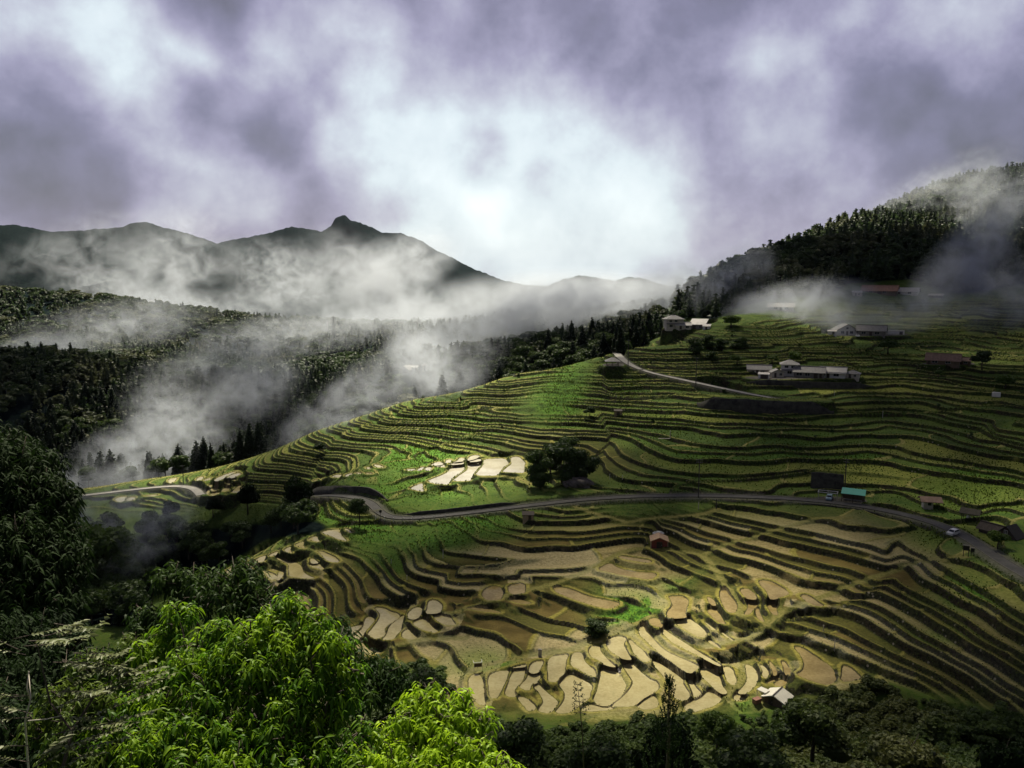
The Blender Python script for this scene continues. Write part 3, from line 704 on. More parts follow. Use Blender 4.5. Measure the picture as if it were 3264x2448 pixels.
# ---------------------------------------------------------------- roads: a carriageway with low concrete kerbs
def ribbon(P, off0, off1, dz0, dz1=None):
    dz1 = dz0 if dz1 is None else dz1
    T = np.gradient(P[:, :2], axis=0); T /= np.maximum(np.hypot(T[:, 0], T[:, 1])[:, None], 1e-6); Nn = np.stack([-T[:, 1], T[:, 0]], 1)
    a = np.c_[P[:, :2]+Nn*off0, P[:, 2]+dz0]; b = np.c_[P[:, :2]+Nn*off1, P[:, 2]+dz1]
    return a, b
def strip_mesh(name, rows, mat):
    n = len(rows[0]); k = len(rows); co = np.concatenate(rows); q = []
    for j in range(k-1):
        i = np.arange(n-1); q.append(np.stack([j*n+i, j*n+i+1, (j+1)*n+i+1, (j+1)*n+i], 1))
    return np_mesh(name, co, np.concatenate(q), mat)
ASPHALT = plain('weathered_asphalt', (.042,.041,.036), .85, .5, .3)
CONCRETE_ROAD = plain('pale_concrete_road', (.27,.26,.225), .85, .2, .4)
KERB = plain('old_concrete_kerb', (.085,.083,.06), .9, .35, 1.5)
for nm, P, hw, mt in (('road', lower_road, 1.4, ASPHALT), ('road', upper_road, 1.7, CONCRETE_ROAD), ('road', left_road, 1.7, CONCRETE_ROAD)):
    a, b = ribbon(P, hw, -hw, .02); mid = (a+b)/2; mid[:, 2] += .05
    o = link(bpy.data.objects.new(nm, strip_mesh(nm, [a, mid, b], mt))); tag(o, kind='structure')
    for sgn in (1, -1):
        r0 = ribbon(P, sgn*hw, sgn*(hw+.25), -.2)[0]; rows = [r0]
        for off, dz in ((hw, .13), (hw+.25, .13), (hw+.25, -.5)): rows.append(ribbon(P, sgn*off, 0, dz)[0])
        o = link(bpy.data.objects.new('road_kerb', strip_mesh('road_kerb', rows, KERB))); tag(o, kind='structure')
# ---------------------------------------------------------------- buildings and small things
M_ROOF_GREY = plain('grey_roof_tiles', (.16,.155,.15), .65, .25, 1.2); M_ROOF_PALE = plain('pale_sheet_roof', (.42,.40,.36), .55, .15, .8)
M_ROOF_BROWN = plain('brown_rusty_roof', (.20,.125,.085), .75, .3, 1.0); M_ROOF_RED = plain('red_brown_roof', (.24,.125,.085), .75, .25, .8)
M_WALL_CREAM = plain('cream_plaster', (.46,.42,.34), .85, .15, .8); M_WALL_GREY = plain('grey_weathered_boards', (.17,.155,.135), .85, .3, 1.5)
M_WALL_WHITE = plain('white_wall', (.62,.60,.55), .8, .1, .8); M_WALL_BROWN = plain('brown_boards', (.12,.085,.055), .85, .3, 1.5)
M_FRAME = plain('pale_window_frame', (.40,.38,.34), .6, .1); M_PANE, _nt, _o = new_mat('window_glass')
_g = NT(_nt); _g.link(_g.n('ShaderNodeBsdfPrincipled', {'Base Color': (.02,.025,.03,1), 'Roughness': .12}).outputs[0], _o.inputs[0])
M_DARK = plain('dark_opening', (.018,.016,.014), .9, .2); M_TIMBER = plain('dark_timber', (.055,.042,.03), .85, .3, 2); M_POLE = plain('dark_pole', (.045,.042,.04), .8, .25, 2)
M_REDBOARD = plain('red_painted_boards', (.20,.045,.035), .75, .25, 2.5); M_STONE = plain('dark_stone_wall', (.034,.033,.024), .95, .75, .5, bump=.9)
M_METAL = plain('galvanised_metal', (.36,.36,.35), .45, .15, 1, .6); M_TEAL = plain('teal_sheet_roof', (.030,.33,.24), .5, .1, .7)
def facing(p, turn=0): return math.atan2(-p[0], p[1]) + math.radians(turn)
def roof_mb(kind, w, d, h, rh, ov, th=.16):
    m = MB(); X, Y = w/2+ov, d/2+ov
    drop = rh*ov/(d/2) if kind == 'ridge' else rh*ov/(w/2)
    if kind == 'ridge':
        e = h-drop
        m.prism([(-Y, e), (0, h+rh), (Y, e), (Y, e-th), (0, h+rh-th), (-Y, e-th)], -X, X, 'x')
    elif kind == 'front_gable':
        e = h-drop
        m.prism([(-X, e), (0, h+rh), (X, e), (X, e-th), (0, h+rh-th), (-X, e-th)], -Y, Y, 'y')
    elif kind == 'hip':
        k = max(X-Y, 0.05); e = h-rh*ov/(d/2)*.6
        m.add([(-X,-Y,e),(X,-Y,e),(X,Y,e),(-X,Y,e),(-k,0,h+rh),(k,0,h+rh),(-X,-Y,e-th),(X,-Y,e-th),(X,Y,e-th),(-X,Y,e-th)],
              [(0,1,5,4),(1,2,5),(2,3,4,5),(3,0,4),(6,7,1,0),(7,8,2,1),(8,9,3,2),(9,6,0,3),(9,8,7,6)])
    else:   # lean-to, low at the front
        m.prism([(-Y, h-.1), (Y, h+rh), (Y, h+rh-th), (-Y, h-.1-th)], -X, X, 'x')
    return m
def wall_mb(kind, w, d, h, rh):
    m = MB(); x, y = w/2, d/2
    if kind == 'ridge': m.prism([(-y,-1.2),(y,-1.2),(y,h-.05),(0,h+rh-.2),(-y,h-.05)], -x, x, 'x')
    elif kind == 'front_gable': m.prism([(-x,-1.2),(x,-1.2),(x,h-.05),(0,h+rh-.2),(-x,h-.05)], -y, y, 'y')
    elif kind == 'hip': m.box(-x, x, -y, y, -1.2, h-.05)
    else: m.prism([(-y,-1.2),(y,-1.2),(y,h+rh-.2),(-y,h-.3)], -x, x, 'x')
    return m
def house(name, label, cat, u, v, w, d, h, rh, kind, wall_m, roof_m, wins=(), doors=(), turn=0, group=None, ov=.5, storey=None, ridge_cap=True, dz=0.0):
    p = gpos(u, v); t = thing(name, (p[0], p[1], p[2]+dz), label, cat, group, facing(p, turn)); r = t.rotation_euler.z
    # the survey point is the middle of the front wall's foot
    t.location.x -= math.sin(r)*d/2; t.location.y += math.cos(r)*d/2
    wall_mb(kind, w, d, h, rh).build('wall', wall_m, t)
    ro = roof_mb(kind, w, d, h, rh, ov).build('roof', roof_m, t)
    if ridge_cap and kind in ('ridge', 'hip'):
        k = w/2+ov if kind == 'ridge' else max(w/2-d/2, .3)
        MB().box(-k, k, -.16, .16, h+rh-.06, h+rh+.16).build('ridge_cap', roof_m, ro)
    if storey:   # lower pent roof round a two-storey house
        MB().prism([(-d/2-1.0, storey-.35), (-d/2+.02, storey), (-d/2+.02, storey-.14), (-d/2-1.0, storey-.5)], -w/2-.4, w/2+.4, 'x').build('eave_roof', roof_m, t)
    for (x, z, ww, hh) in wins:
        f = MB(); y = -d/2; b = .09
        f.box(x-ww/2-b, x+ww/2+b, y-.07, y+.02, z-b, z).box(x-ww/2-b, x+ww/2+b, y-.07, y+.02, z+hh, z+hh+b).box(x-ww/2-b, x-ww/2, y-.07, y+.02, z, z+hh).box(x+ww/2, x+ww/2+b, y-.07, y+.02, z, z+hh).box(x-.04, x+.04, y-.07, y+.02, z, z+hh)
        fo = f.build('window', M_FRAME, t); MB().box(x-ww/2, x+ww/2, y-.03, y+.01, z, z+hh).build('pane', M_PANE, fo)
    for (x, ww, hh) in doors:
        do = MB().box(x-ww/2, x+ww/2, -d/2-.05, -d/2+.02, 0, hh).build('door', M_TIMBER, t)
        MB().box(x+ww*.32, x+ww*.38, -d/2-.1, -d/2-.05, hh*.45, hh*.55).build('handle', M_METAL, do)
    return t
HG = 'farm buildings on the upper terraces'
# the row below the upper road
house('farm_barn', 'grey roofed barn at the west end of the farm row beside the upper road', 'barn', 2420, 1196, 9.4, 5, 2.6, 1.5, 'ridge', M_WALL_CREAM, M_ROOF_GREY, [(-2.6,.9,1.0,.9),(1.2,.9,1.6,.9)], [(-.8,1.1,2)], 4, HG)
house('garage', 'small white shuttered garage standing in front of the grey roofed barn', 'garage', 2434, 1207, 4.3, 3.0, 1.9, .35, 'lean', M_WALL_WHITE, M_ROOF_PALE, [], [(.2,3.0,1.6)], 0, HG, .15)
house('farm_cottage', 'small pale cottage between the white garage and the two storey farmhouse', 'house', 2479, 1203, 4.8, 4, 2.3, 1.1, 'front_gable', M_WALL_CREAM, M_ROOF_GREY, [(1.2,.8,1.0,1.0)], [(-1.0,.9,1.9)], 14, HG)
house('two_storey_farmhouse', 'two storey farmhouse with a pointed hip roof and white upper floor', 'house', 2516, 1200, 6.6, 6.2, 4.9, 1.6, 'hip', M_WALL_WHITE, M_ROOF_GREY, [(-1.3,3.3,1.3,.9),(1.3,3.3,1.3,.9),(0,.9,1.6,1.0)], [(2.2,.9,1.9)], 2, HG, .7, 2.7, dz=.3)
house('long_farmhouse', 'long low farmhouse with a grey tiled roof between two pale houses', 'house', 2578, 1205, 11.5, 6, 2.7, 1.8, 'ridge', M_WALL_GREY, M_ROOF_GREY, [(-3.8,.8,2.2,1.2),(-.6,.8,1.8,1.2)], [(2.6,1.6,1.9),(4.5,1.0,1.9)], -2, HG, .7)
house('farmhouse', 'pale fronted farmhouse with a light roof at the middle of the farm row', 'house', 2653, 1205, 9.6, 5.5, 2.8, 1.5, 'ridge', M_WALL_WHITE, M_ROOF_PALE, [(-3.4,.8,1.0,1.2),(1.4,.8,2.0,1.1)], [(-1.7,1.2,2.0)], -4, HG, .6, 2.4)
house('storehouse', 'small hip roofed storehouse at the east end of the farm row', 'shed', 2716, 1206, 5.0, 4.2, 2.0, 1.1, 'hip', M_WALL_CREAM, M_ROOF_GREY, [(1.0,.7,.9,.8)], [(-.9,1.0,1.7)], -6, HG, .5)
# the grey farm higher up
house('grey_farmhouse', 'broad grey roofed farmhouse in thin mist above the farm row', 'house', 2775, 1070, 13.5, 7, 3.0, 2.4, 'ridge', M_WALL_GREY, M_ROOF_GREY, [(-3.4,.8,2.0,1.3),(3.0,.8,2.2,1.3)], [(0,1.4,2.0)], -5, HG, .8)
house('gabled_farmhouse', 'farmhouse with a white gable end beside the broad grey farmhouse', 'house', 2700, 1068, 10.5, 7, 2.9, 2.9, 'front_gable', M_WALL_WHITE, M_ROOF_GREY, [(-2.4,.8,1.6,1.2),(2.2,.8,1.6,1.2),(0,3.2,1.0,.8)], [(0,1.1,2)], 22, HG, .8)
house('white_shed', 'low white shed at the west end of the grey farm', 'shed', 2652, 1066, 4.2, 3, 1.7, .4, 'lean', M_WALL_WHITE, M_ROOF_PALE, [], [(.6,1.2,1.5)], 0, HG, .2)
house('storage_container', 'long white storage container standing alone east of the grey farm', 'container', 2856, 1066, 7.8, 2.6, 1.9, .12, 'lean', M_WALL_WHITE, M_ROOF_PALE, [], [(2.4,1.6,1.6)], -3, HG, .05)
# the topmost farm under the dark hillside
house('red_roofed_barn', 'large barn with a red brown roof highest on the dark slope', 'barn', 2802, 938, 20, 9, 2.6, 3.0, 'ridge', M_WALL_BROWN, M_ROOF_RED, [(-5,.8,2,1.2),(3,.8,2,1.2)], [(0,2,2)], -6, HG, .9)
house('pale_roofed_barn', 'barn with a pale sheet roof beside the red roofed barn', 'barn', 2882, 940, 15, 8, 2.3, 2.2, 'ridge', M_WALL_WHITE, M_ROOF_PALE, [(3,.8,2,1)], [(-3,1.6,1.9)], -10, HG, .7)
house('lean_to', 'little pale lean-to at the foot of the red roofed barn', 'shed', 2733, 944, 5.6, 4, 2.4, .9, 'lean', M_WALL_CREAM, M_ROOF_PALE, [(.8,.8,1.0,.8)], [(-1,.9,1.8)], 8, HG, .3)
house('hillside_shed', 'narrow grey shed half lost in mist east of the topmost barns', 'shed', 2981, 950, 7.6, 4, 1.8, .8, 'ridge', M_WALL_GREY, M_ROOF_PALE, [(1,.7,1.2,.7)], [(-1.6,1.2,1.6)], -8, HG, .4)
house('brown_roofed_farmhouse', 'farmhouse with a rusty brown roof alone on the dark east terraces', 'house', 3004, 1163, 12.4, 6, 2.3, 2.3, 'ridge', M_WALL_BROWN, M_ROOF_BROWN, [(-3,.7,2,1.1),(2,.7,1.8,1.1)], [(-5.2,.9,1.8)], -4, HG, .7)
house('brown_annex', 'low rusty roofed annex attached to the brown roofed farmhouse', 'shed', 3072, 1163, 4.6, 4.4, 1.9, 1.1, 'ridge', M_WALL_BROWN, M_ROOF_BROWN, [(.6,.6,1.2,.8)], [(-1.2,.9,1.6)], -6, HG, .4)
house('hillside_house', 'white roofed house almost hidden in bright mist below the wooded hill', 'house', 2489, 990, 14, 7, 2.4, 2.0, 'ridge', M_WALL_WHITE, M_ROOF_PALE, [(-3,.8,2,1.1),(3,.8,2,1.1)], [(0,1.4,1.9)], 0, HG, .7)
# the farm on the saddle
house('saddle_house', 'two storey house with a grey hip roof on the saddle beside dark cedars', 'house', 2152, 1048, 8.8, 7, 5.2, 1.8, 'hip', M_WALL_CREAM, M_ROOF_GREY, [(-2.4,3.5,1.4,1.0),(.4,3.5,1.4,1.0),(-2.2,.9,1.6,1.2)], [(1.2,1.1,2)], 16, HG, .8, 2.9)
house('saddle_cottage', 'low pale roofed cottage in front of the two storey saddle house', 'house', 2178, 1052, 8.0, 5, 2.4, 1.3, 'ridge', M_WALL_CREAM, M_ROOF_PALE, [(2.0,.8,1.6,1.0)], [(-1.4,1.2,1.9)], 10, HG, .5)
house('saddle_barn', 'barn with the brightest white sheet roof on the saddle', 'barn', 2222, 1050, 7.8, 6, 2.6, 2.6, 'lean', M_WALL_GREY, M_ROOF_PALE, [(1.6,.8,1.4,.9)], [(-1.6,1.8,2)], -14, HG, .5)
house('saddle_shed', 'tiny pale shed at the east end of the saddle farm', 'shed', 2251, 1050, 3.6, 3.2, 1.7, .9, 'lean', M_WALL_WHITE, M_ROOF_PALE, [], [(0,1.0,1.4)], -8, HG, .3)
# hamlet in the wooded valley behind the spur
HV = 'houses in the wooded valley behind the spur'
house('valley_house', 'pale roofed house largest of the hamlet in the misty wooded valley', 'house', 1246, 1186, 8.6, 6, 2.4, 2.0, 'ridge', M_WALL_CREAM, M_ROOF_PALE, [(-2,.8,1.6,1.1)], [(1.6,1.2,1.9)], 6, HV, .7)
house('valley_barn', 'grey barn with a steep roof beside the largest valley house', 'barn', 1288, 1190, 6.2, 6, 2.5, 2.2, 'front_gable', M_WALL_GREY, M_ROOF_PALE, [], [(0,2.2,2)], -30, HV, .6)
house('valley_shed', 'small whitish shed at the west edge of the valley hamlet', 'shed', 1172, 1190, 4.8, 3.6, 1.9, .9, 'ridge', M_WALL_WHITE, M_ROOF_PALE, [], [(.4,1,1.6)], 10, HV, .3)
house('valley_cottage', 'little white cottage east of the grey valley barn', 'house', 1320, 1180, 4.2, 3.6, 2.0, 1.0, 'ridge', M_WALL_WHITE, M_ROOF_PALE, [(.9,.7,.9,.8)], [(-.8,.9,1.7)], -10, HV, .4)
house('valley_tower_house', 'narrow white house at the east edge of the valley hamlet', 'house', 1354, 1183, 3.4, 3.4, 3.6, 1.2, 'hip', M_WALL_WHITE, M_ROOF_GREY, [(0,2.2,1.0,.8)], [(0,.9,1.8)], 0, HV, .4)

# red field hut
rh = house('field_hut', 'red fronted field hut with a tan roof among the brown paddies', 'hut', 2102, 1748, 3.9, 3.6, 2.1, .85, 'front_gable', M_REDBOARD, plain('tan_roof_boards', (.33,.22,.13), .8, .25, 2), [], [(0,1.5,1.7)], 4, None, .42)
MB().box(-2.2,-1.95,-1.9,1.8,-.6,2.0).box(1.95,2.2,-1.9,1.8,-.6,2.0).build('side_boards', plain('tan_side_boards', (.28,.20,.12), .85, .3, 2), rh)
tp = gpos(2102, 1712); tb = MB()
for i in range(14):
    a = i*PI*2/14; tb.v.append((1.5*math.cos(a)*(1+.2*math.sin(3*a)), .9*math.sin(a), .05)); tb.v.append((.9*math.cos(a+.2), .5*math.sin(a), .55+.12*math.sin(5*a)))
tb.f = [(2*i, (2*i+2) % 28, (2*i+3) % 28, 2*i+1) for i in range(14)] + [tuple(range(1, 28, 2))]
o = tb.build('tarpaulin_heap', plain('pale_blue_sheet', (.42,.44,.42), .6, .3, 1.5), loc=(tp[0]-.1, tp[1]+.8, tp[2]+.6), smooth=False); tag(o, 'heap of pale sheeting lying behind the red fronted field hut', 'tarpaulin')
# small sheds on the near terraces
house('cream_shed', 'small flat roofed cream shed in the grass below the lower road', 'shed', 1683, 1660, 2.9, 2.2, 1.65, .25, 'lean', plain('faded_cream_boards', (.34,.26,.17), .85, .2, 2), M_TIMBER, [], [(.5,.8,1.4)], 0, None, .22)
house('store_cupboard', 'brown wooden store set into the bank below the green slope', 'shed', 1970, 1324, 2.9, 1.6, 1.7, .3, 'lean', plain('brown_store_boards', (.20,.15,.09), .85, .3, 2), M_TIMBER, [], [(0,1.2,1.4)], 0, None, .15)
# white roofed hut at the bottom edge of the paddies
bh = house('paddy_hut', 'hut with two white roof panels at the lowest paddies above the thicket', 'hut', 2466, 2253, 3.5, 3.0, 1.5, .75, 'front_gable', M_WALL_BROWN, plain('off_white_roof_panel', (.60,.58,.47), .6, .1, 1), [], [(-.6,.8,1.3)], -22, None, .5)
MB().box(-.09,.09,-2.05,2.05,2.22,2.34).build('ridge_strip', M_TIMBER, bh)
p = gpos(2432, 2222)
o = MB().box(-.75,.75,-.9,.9,1.25,1.35).box(-.7,-.62,-.85,-.77,0,1.25).box(.62,.7,-.85,-.77,0,1.25).box(-.7,-.62,.77,.85,0,1.25).box(.62,.7,.77,.85,0,1.25).build('canopy', plain('white_sheet', (.58,.56,.47), .6, .1), loc=tuple(p)); o.rotation_euler.z = .7
tag(o, 'small white sheet canopy on four posts beside the white roofed paddy hut', 'canopy')
p = gpos(2412, 2240)
o = MB().box(-.7,.7,-.45,.45,0,.75).box(-.74,.74,-.49,.49,.75,.83).box(-.5,-.4,-.47,-.45,.1,.7).box(.4,.5,-.47,-.45,.1,.7).build('tool_chest', plain('faded_red_paint', (.27,.12,.075), .8, .3, 2), loc=tuple(p)); o.rotation_euler.z = .5
tag(o, 'faded red chest on the ground beside the white roofed paddy hut', 'chest')
# frame shelter and slab post by the brightest near paddies
p = gpos(1524, 2140); t = thing('notice_stand', (p[0], p[1], p[2]), 'dark notice panel under a metal frame at the edge of the bright paddies', 'notice stand', None, facing(p, 8))
MB().box(-.85,-.78,-.04,.04,0,1.75).box(.78,.85,-.04,.04,0,1.75).box(-.85,.85,-.04,.04,1.72,1.8).box(-.85,-.78,-.04,1.1,1.7,1.77).box(.78,.85,-.04,1.1,1.7,1.77).build('frame', M_METAL, t)
MB().box(-.72,.72,-.02,.03,.85,1.6).build('panel', plain('dark_notice_board', (.06,.04,.03), .6, .2), t)
p = gpos(1721, 2092)
o = MB().box(-.36,.36,-.14,.14,-.2,1.45).box(-.32,.32,-.12,.12,1.45,1.53).build('marker_stone', plain('pale_concrete', (.42,.39,.33), .85, .15, 2), loc=tuple(p)); tag(o, 'tall pale concrete marker stone standing above the bright near paddies', 'marker stone')

# gazebo on the green shoulder
p = gpos(1952, 1166); t = thing('gazebo', tuple(p), 'open sided rest shelter with a grey hip roof beside the pale upper road', 'shelter', None, facing(p, 6))
roof_mb('hip', 5.2, 4.2, 2.3, 1.3, .6).build('roof', M_ROOF_GREY, t)
for x in (-2.4, 0, 2.4):
    for y in (-1.9, 1.9): MB().box(x-.09,x+.09,y-.09,y+.09,-.8,2.3).build('post', M_TIMBER, t)
MB().box(-1.9,1.9,1.2,1.6,.40,.47).box(-1.8,-1.7,1.2,1.6,-.4,.40).box(1.7,1.8,1.2,1.6,-.4,.40).build('bench', M_TIMBER, t)
MB().box(-2.4,2.4,-1.95,-1.87,.7,.8).box(-2.4,2.4,-1.95,-1.87,.25,.33).build('rail', M_TIMBER, t)
# kiosk on the road bend, with a brown roof
p = gpos(2962, 1624); t = thing('kiosk', tuple(p), 'cream walled kiosk with an overhanging brown roof at the road bend', 'kiosk', None, facing(p, 14))
MB().box(-1.3,.9,0,2.6,-.8,2.5).build('wall', M_WALL_CREAM, t)
r_ = roof_mb('ridge', 4.3, 3.6, 2.5, .75, .5); ro = r_.build('roof', M_ROOF_BROWN, t); ro.location = (.3, 1.0, 0)
w_ = MB().box(-.5,.5,-.06,.02,1.0,1.08).box(-.5,.5,-.06,.02,1.9,1.98).box(-.5,-.42,-.06,.02,1.08,1.9).box(.42,.5,-.06,.02,1.08,1.9).build('window', M_FRAME, t); MB().box(-.42,.42,-.03,.01,1.08,1.9).build('pane', M_PANE, w_)
for x, y in ((2.2,-.3), (2.2,2.4)): MB().box(x-.07,x+.07,y-.07,y+.07,-.8,2.5).build('post', M_TIMBER, t)
# teal roofed stall on the road
p = gpos(2719, 1600); t = thing('roadside_stall', tuple(p), 'open roadside stall with a bright teal sheet roof', 'stall', None, facing(p, -4))
MB().prism([(-1.5,2.35),(1.7,3.25),(1.7,3.33),(-1.5,2.43)], -3.0, 3.0, 'x').build('roof', M_TEAL, t)
for x in (-2.8, 0, 2.8):
    MB().box(x-.06,x+.06,-1.36,-1.24,-.5,2.38).build('post', M_TIMBER, t); MB().box(x-.06,x+.06,1.44,1.56,-.5,3.18).build('post', M_TIMBER, t)
MB().box(-2.7,2.7,1.5,1.56,0,2.2).build('back_wall', M_WALL_BROWN, t)
MB().box(-2.4,2.2,-.9,-.3,.72,.8).box(-2.3,-2.2,-.9,-.3,0,.72).box(2.0,2.1,-.9,-.3,0,.72).build('counter', M_WALL_GREY, t)
# carport frame with a covered car
p = gpos(2638, 1592); t = thing('carport', tuple(p), 'low metal carport frame with a pale bar beside the teal roofed stall', 'carport', None, facing(p, -2))
for x in (-2.4, 0, 2.4):
    MB().box(x-.05,x+.05,-1.2,-1.1,-.3,2.0).build('post', M_METAL, t); MB().box(x-.05,x+.05,1.1,1.2,-.3,2.0).build('post', M_METAL, t)
MB().box(-2.6,2.6,-1.22,-1.08,2.0,2.14).box(-2.6,2.6,1.08,1.22,2.0,2.14).box(-2.5,-2.4,-1.1,1.1,2.0,2.1).box(2.4,2.5,-1.1,1.1,2.0,2.1).build('beam', plain('pale_steel', (.45,.45,.43), .5, .1), t)

def car(label, u, v, turn, paint_m, group=None, cover=False):
    p = gpos(u, v); t = thing('parked_car', tuple(p), label, 'car', group, facing(p, turn))
    b = MB(); W = .74
    prof = [(-1.72,.30),(-1.72,.72),(-1.62,.86),(-.95,.95),(-.55,1.42),(.95,1.46),(1.45,.98),(1.68,.90),(1.72,.30)]
    n = len(prof)
    def row(s, k): return [(x, s*(W-(.12 if z > 1.0 else 0)-k), z) for x, z in prof]
    b.add(row(-1, 0)+row(1, 0), [tuple(range(n)), tuple(range(2*n-1, n-1, -1))]+[(i, i+n, (i+1) % n+n, (i+1) % n) for i in range(n)])
    b.build('body', paint_m, t, bevel=.05)
    g_ = MB()
    for s in (-1, 1):
        y = s*(W-.09)
        g_.add([(-.86,s*(W+.012),1.0),(-.52,y,1.36),(.10,y,1.38),(.10,s*(W+.012),1.0)], [(0,1,2,3)]); g_.add([(.18,s*(W+.012),1.0),(.18,y,1.38),(.90,y,1.39),(1.28,s*(W+.012),1.0)], [(0,1,2,3)])
    g_.add([(-.98,-W+.14,.99),(-.98,W-.14,.99),(-.60,W-.2,1.38),(-.60,-W+.2,1.38)], [(0,1,2,3)]); g_.add([(1.44,-W+.14,1.02),(1.44,W-.14,1.02),(1.0,W-.2,1.42),(1.0,-W+.2,1.42)], [(0,1,2,3)])
    g_.build('windows', M_PANE, t)
    for x in (-1.1, 1.1):
        for s in (-1, 1):
            wl_ = MB().tube([(x, s*(W-.12), .30), (x, s*(W+.02), .30)], .30, 14).build('wheel', M_DARK, t); MB().tube([(x, s*(W+.0), .30), (x, s*(W+.035), .30)], .16, 10).build('rim', M_METAL, wl_)
    for s in (-1, 1): MB().box(-1.75,-1.68,s*.52-.14,s*.52+.14,.62,.76).build('headlight', plain('lamp_glass', (.5,.5,.48), .2, .05), t)
    return t
car('small white car parked on the lower road where it bends', 3038, 1706, 62, plain('white_car_paint', (.62,.62,.60), .3, .05))
car('white car in front of the grey farmhouse on the upper slope', 2733, 1074, -80, plain('white_van_paint', (.60,.60,.58), .35, .05))
car('pale blue car under the low metal carport', 2643, 1594, 84, plain('pale_blue_paint', (.20,.30,.36), .4, .1))

# dark huts above the bend
p = gpos(3092, 1660); t = thing('pavilion', tuple(p), 'low dark pavilion with white goods inside on the bank above the road', 'pavilion', None, facing(p, -10))
roof_mb('ridge', 3.8, 2.6, 2.0, .8, .4).build('roof', plain('dark_thatch', (.055,.05,.035), .95, .4, 2), t)
for x in (-1.7, 1.7):
    for y in (-1.1, 1.1): MB().box(x-.07,x+.07,y-.07,y+.07,-.6,2.0).build('post', M_TIMBER, t)
o = MB().box(-.45,-.05,-.3,.3,0,.8).box(.05,.42,-.25,.25,0,.65).build('white_bags', plain('white_sacking', (.55,.55,.52), .8, .1), loc=(p[0]-.1, p[1]+.4, p[2]+.02)); tag(o, 'two white sacks stored under the dark pavilion', 'sacks')
house('thatched_hut', 'dark hut with a slumped thatched roof beside the road', 'hut', 3150, 1703, 4.6, 3, 1.3, 1.1, 'ridge', M_TIMBER, plain('old_thatch', (.075,.06,.045), .95, .35, 2), [], [(.8,.9,1.2)], -28, None, .5)
house('pointed_hut', 'black tent shaped hut with a pale opening in its gable', 'hut', 3206, 1712, 4.6, 3.4, .35, 2.3, 'front_gable', M_TIMBER, plain('black_roof_boards', (.028,.026,.024), .9, .3, 2), [(-.1,.8,.6,.7)], [], -30, None, .3)
# sign boards where the field path leaves the road
for u, label, h in ((3078, 'tall dark signboard on two legs where the field path meets the road', 2.5), (3099, 'short dark signpost beside the tall signboard at the path', 1.9)):
    p = gpos(u, 1774); t = thing('signboard', tuple(p), label, 'sign', None, facing(p, 12))
    w_ = .55 if h > 2 else .3
    MB().box(-w_,-w_+.12,-.06,.06,-.3,h).box(w_-.12,w_,-.06,.06,-.3,h*.8).build('legs', M_TIMBER, t)
    MB().box(-w_-.05,w_+.05,-.09,-.03,h*.55,h*.95).build('board', M_DARK, t)
    MB().box(-w_-.12,w_+.12,-.16,.1,h,h+.08).build('cap', plain('weathered_cap', (.2,.19,.17), .8, .2), t)
# road mirror
p = gpos(1213, 1657); t = thing('road_mirror', tuple(p), 'round road mirror on a dark post at the sharp bend', 'road mirror', None, facing(p, 20))
MB().tube([(0,0,-.3),(0,0,2.6)], .06, 8).build('post', M_POLE, t); MB().tube([(0,-.16,2.3),(0,-.06,2.3)], .42, 16).build('mirror', M_DARK, t)
# guard posts along the lower road
for i, u in enumerate((1198, 1226, 1255, 1285, 1316, 1349, 1384, 1420)):
    v = np.interp(u, [1198,1255,1316,1384,1420],[1654,1659,1656.5,1652,1648])
    p = gpos(u, float(v)); p[1] -= .4
    o = MB().box(-.08,.08,-.08,.08,-.3,.95).box(-.09,.09,-.09,.09,.70,.85).build('guard_post', M_WALL_WHITE, loc=tuple(p)); tag(o, 'short white guard post on the outer edge of the lower road', 'guard post', 'white guard posts along the lower road')
# utility poles
def utility_pole(u, vb, h, label, arms=1):
    p = gpos(u, vb); t = thing('utility_pole', tuple(p), label, 'utility pole', 'utility poles in the valley', facing(p, random.uniform(-30, 30)))
    MB().tube([(0,0,-.5),(0,0,h)], [.17,.12], 8).build('pole', M_POLE, t)
    for k in range(arms):
        z = h-.35-k*.7; ca = MB().box(-.85,.85,-.06,.06,z-.06,z+.06).build('crossarm', M_POLE, t)
        for x in (-.75, -.3, .3, .75): MB().tube([(x,0,z+.06),(x,0,z+.26)], [.05,.03], 6).build('insulator', M_FRAME, ca)
    return t
utility_pole(2002, 1168, 11.3, 'tall dark pole beside the rest shelter and the upper road')
utility_pole(2218, 1227, 11.0, 'tall dark pole below the brown shrubs beside the upper road')
utility_pole(2226, 1587, 11.0, 'tall dark pole on the lower road behind the red fronted hut', 2)
utility_pole(2693, 1556, 8.6, 'dark pole behind the teal roofed stall', 2)
utility_pole(585, 1545, 8.0, 'dark pole beside the pale road on the far western flats')
utility_pole(1137, 1312, 11.0, 'pole against the dark wood behind the terraced spur')
utility_pole(2283, 1622, 2.6, 'short dark post in the grass just below the lower road')
utility_pole(2703, 905, 14.0, 'pale pole standing among dark trees on the hillside', 2)
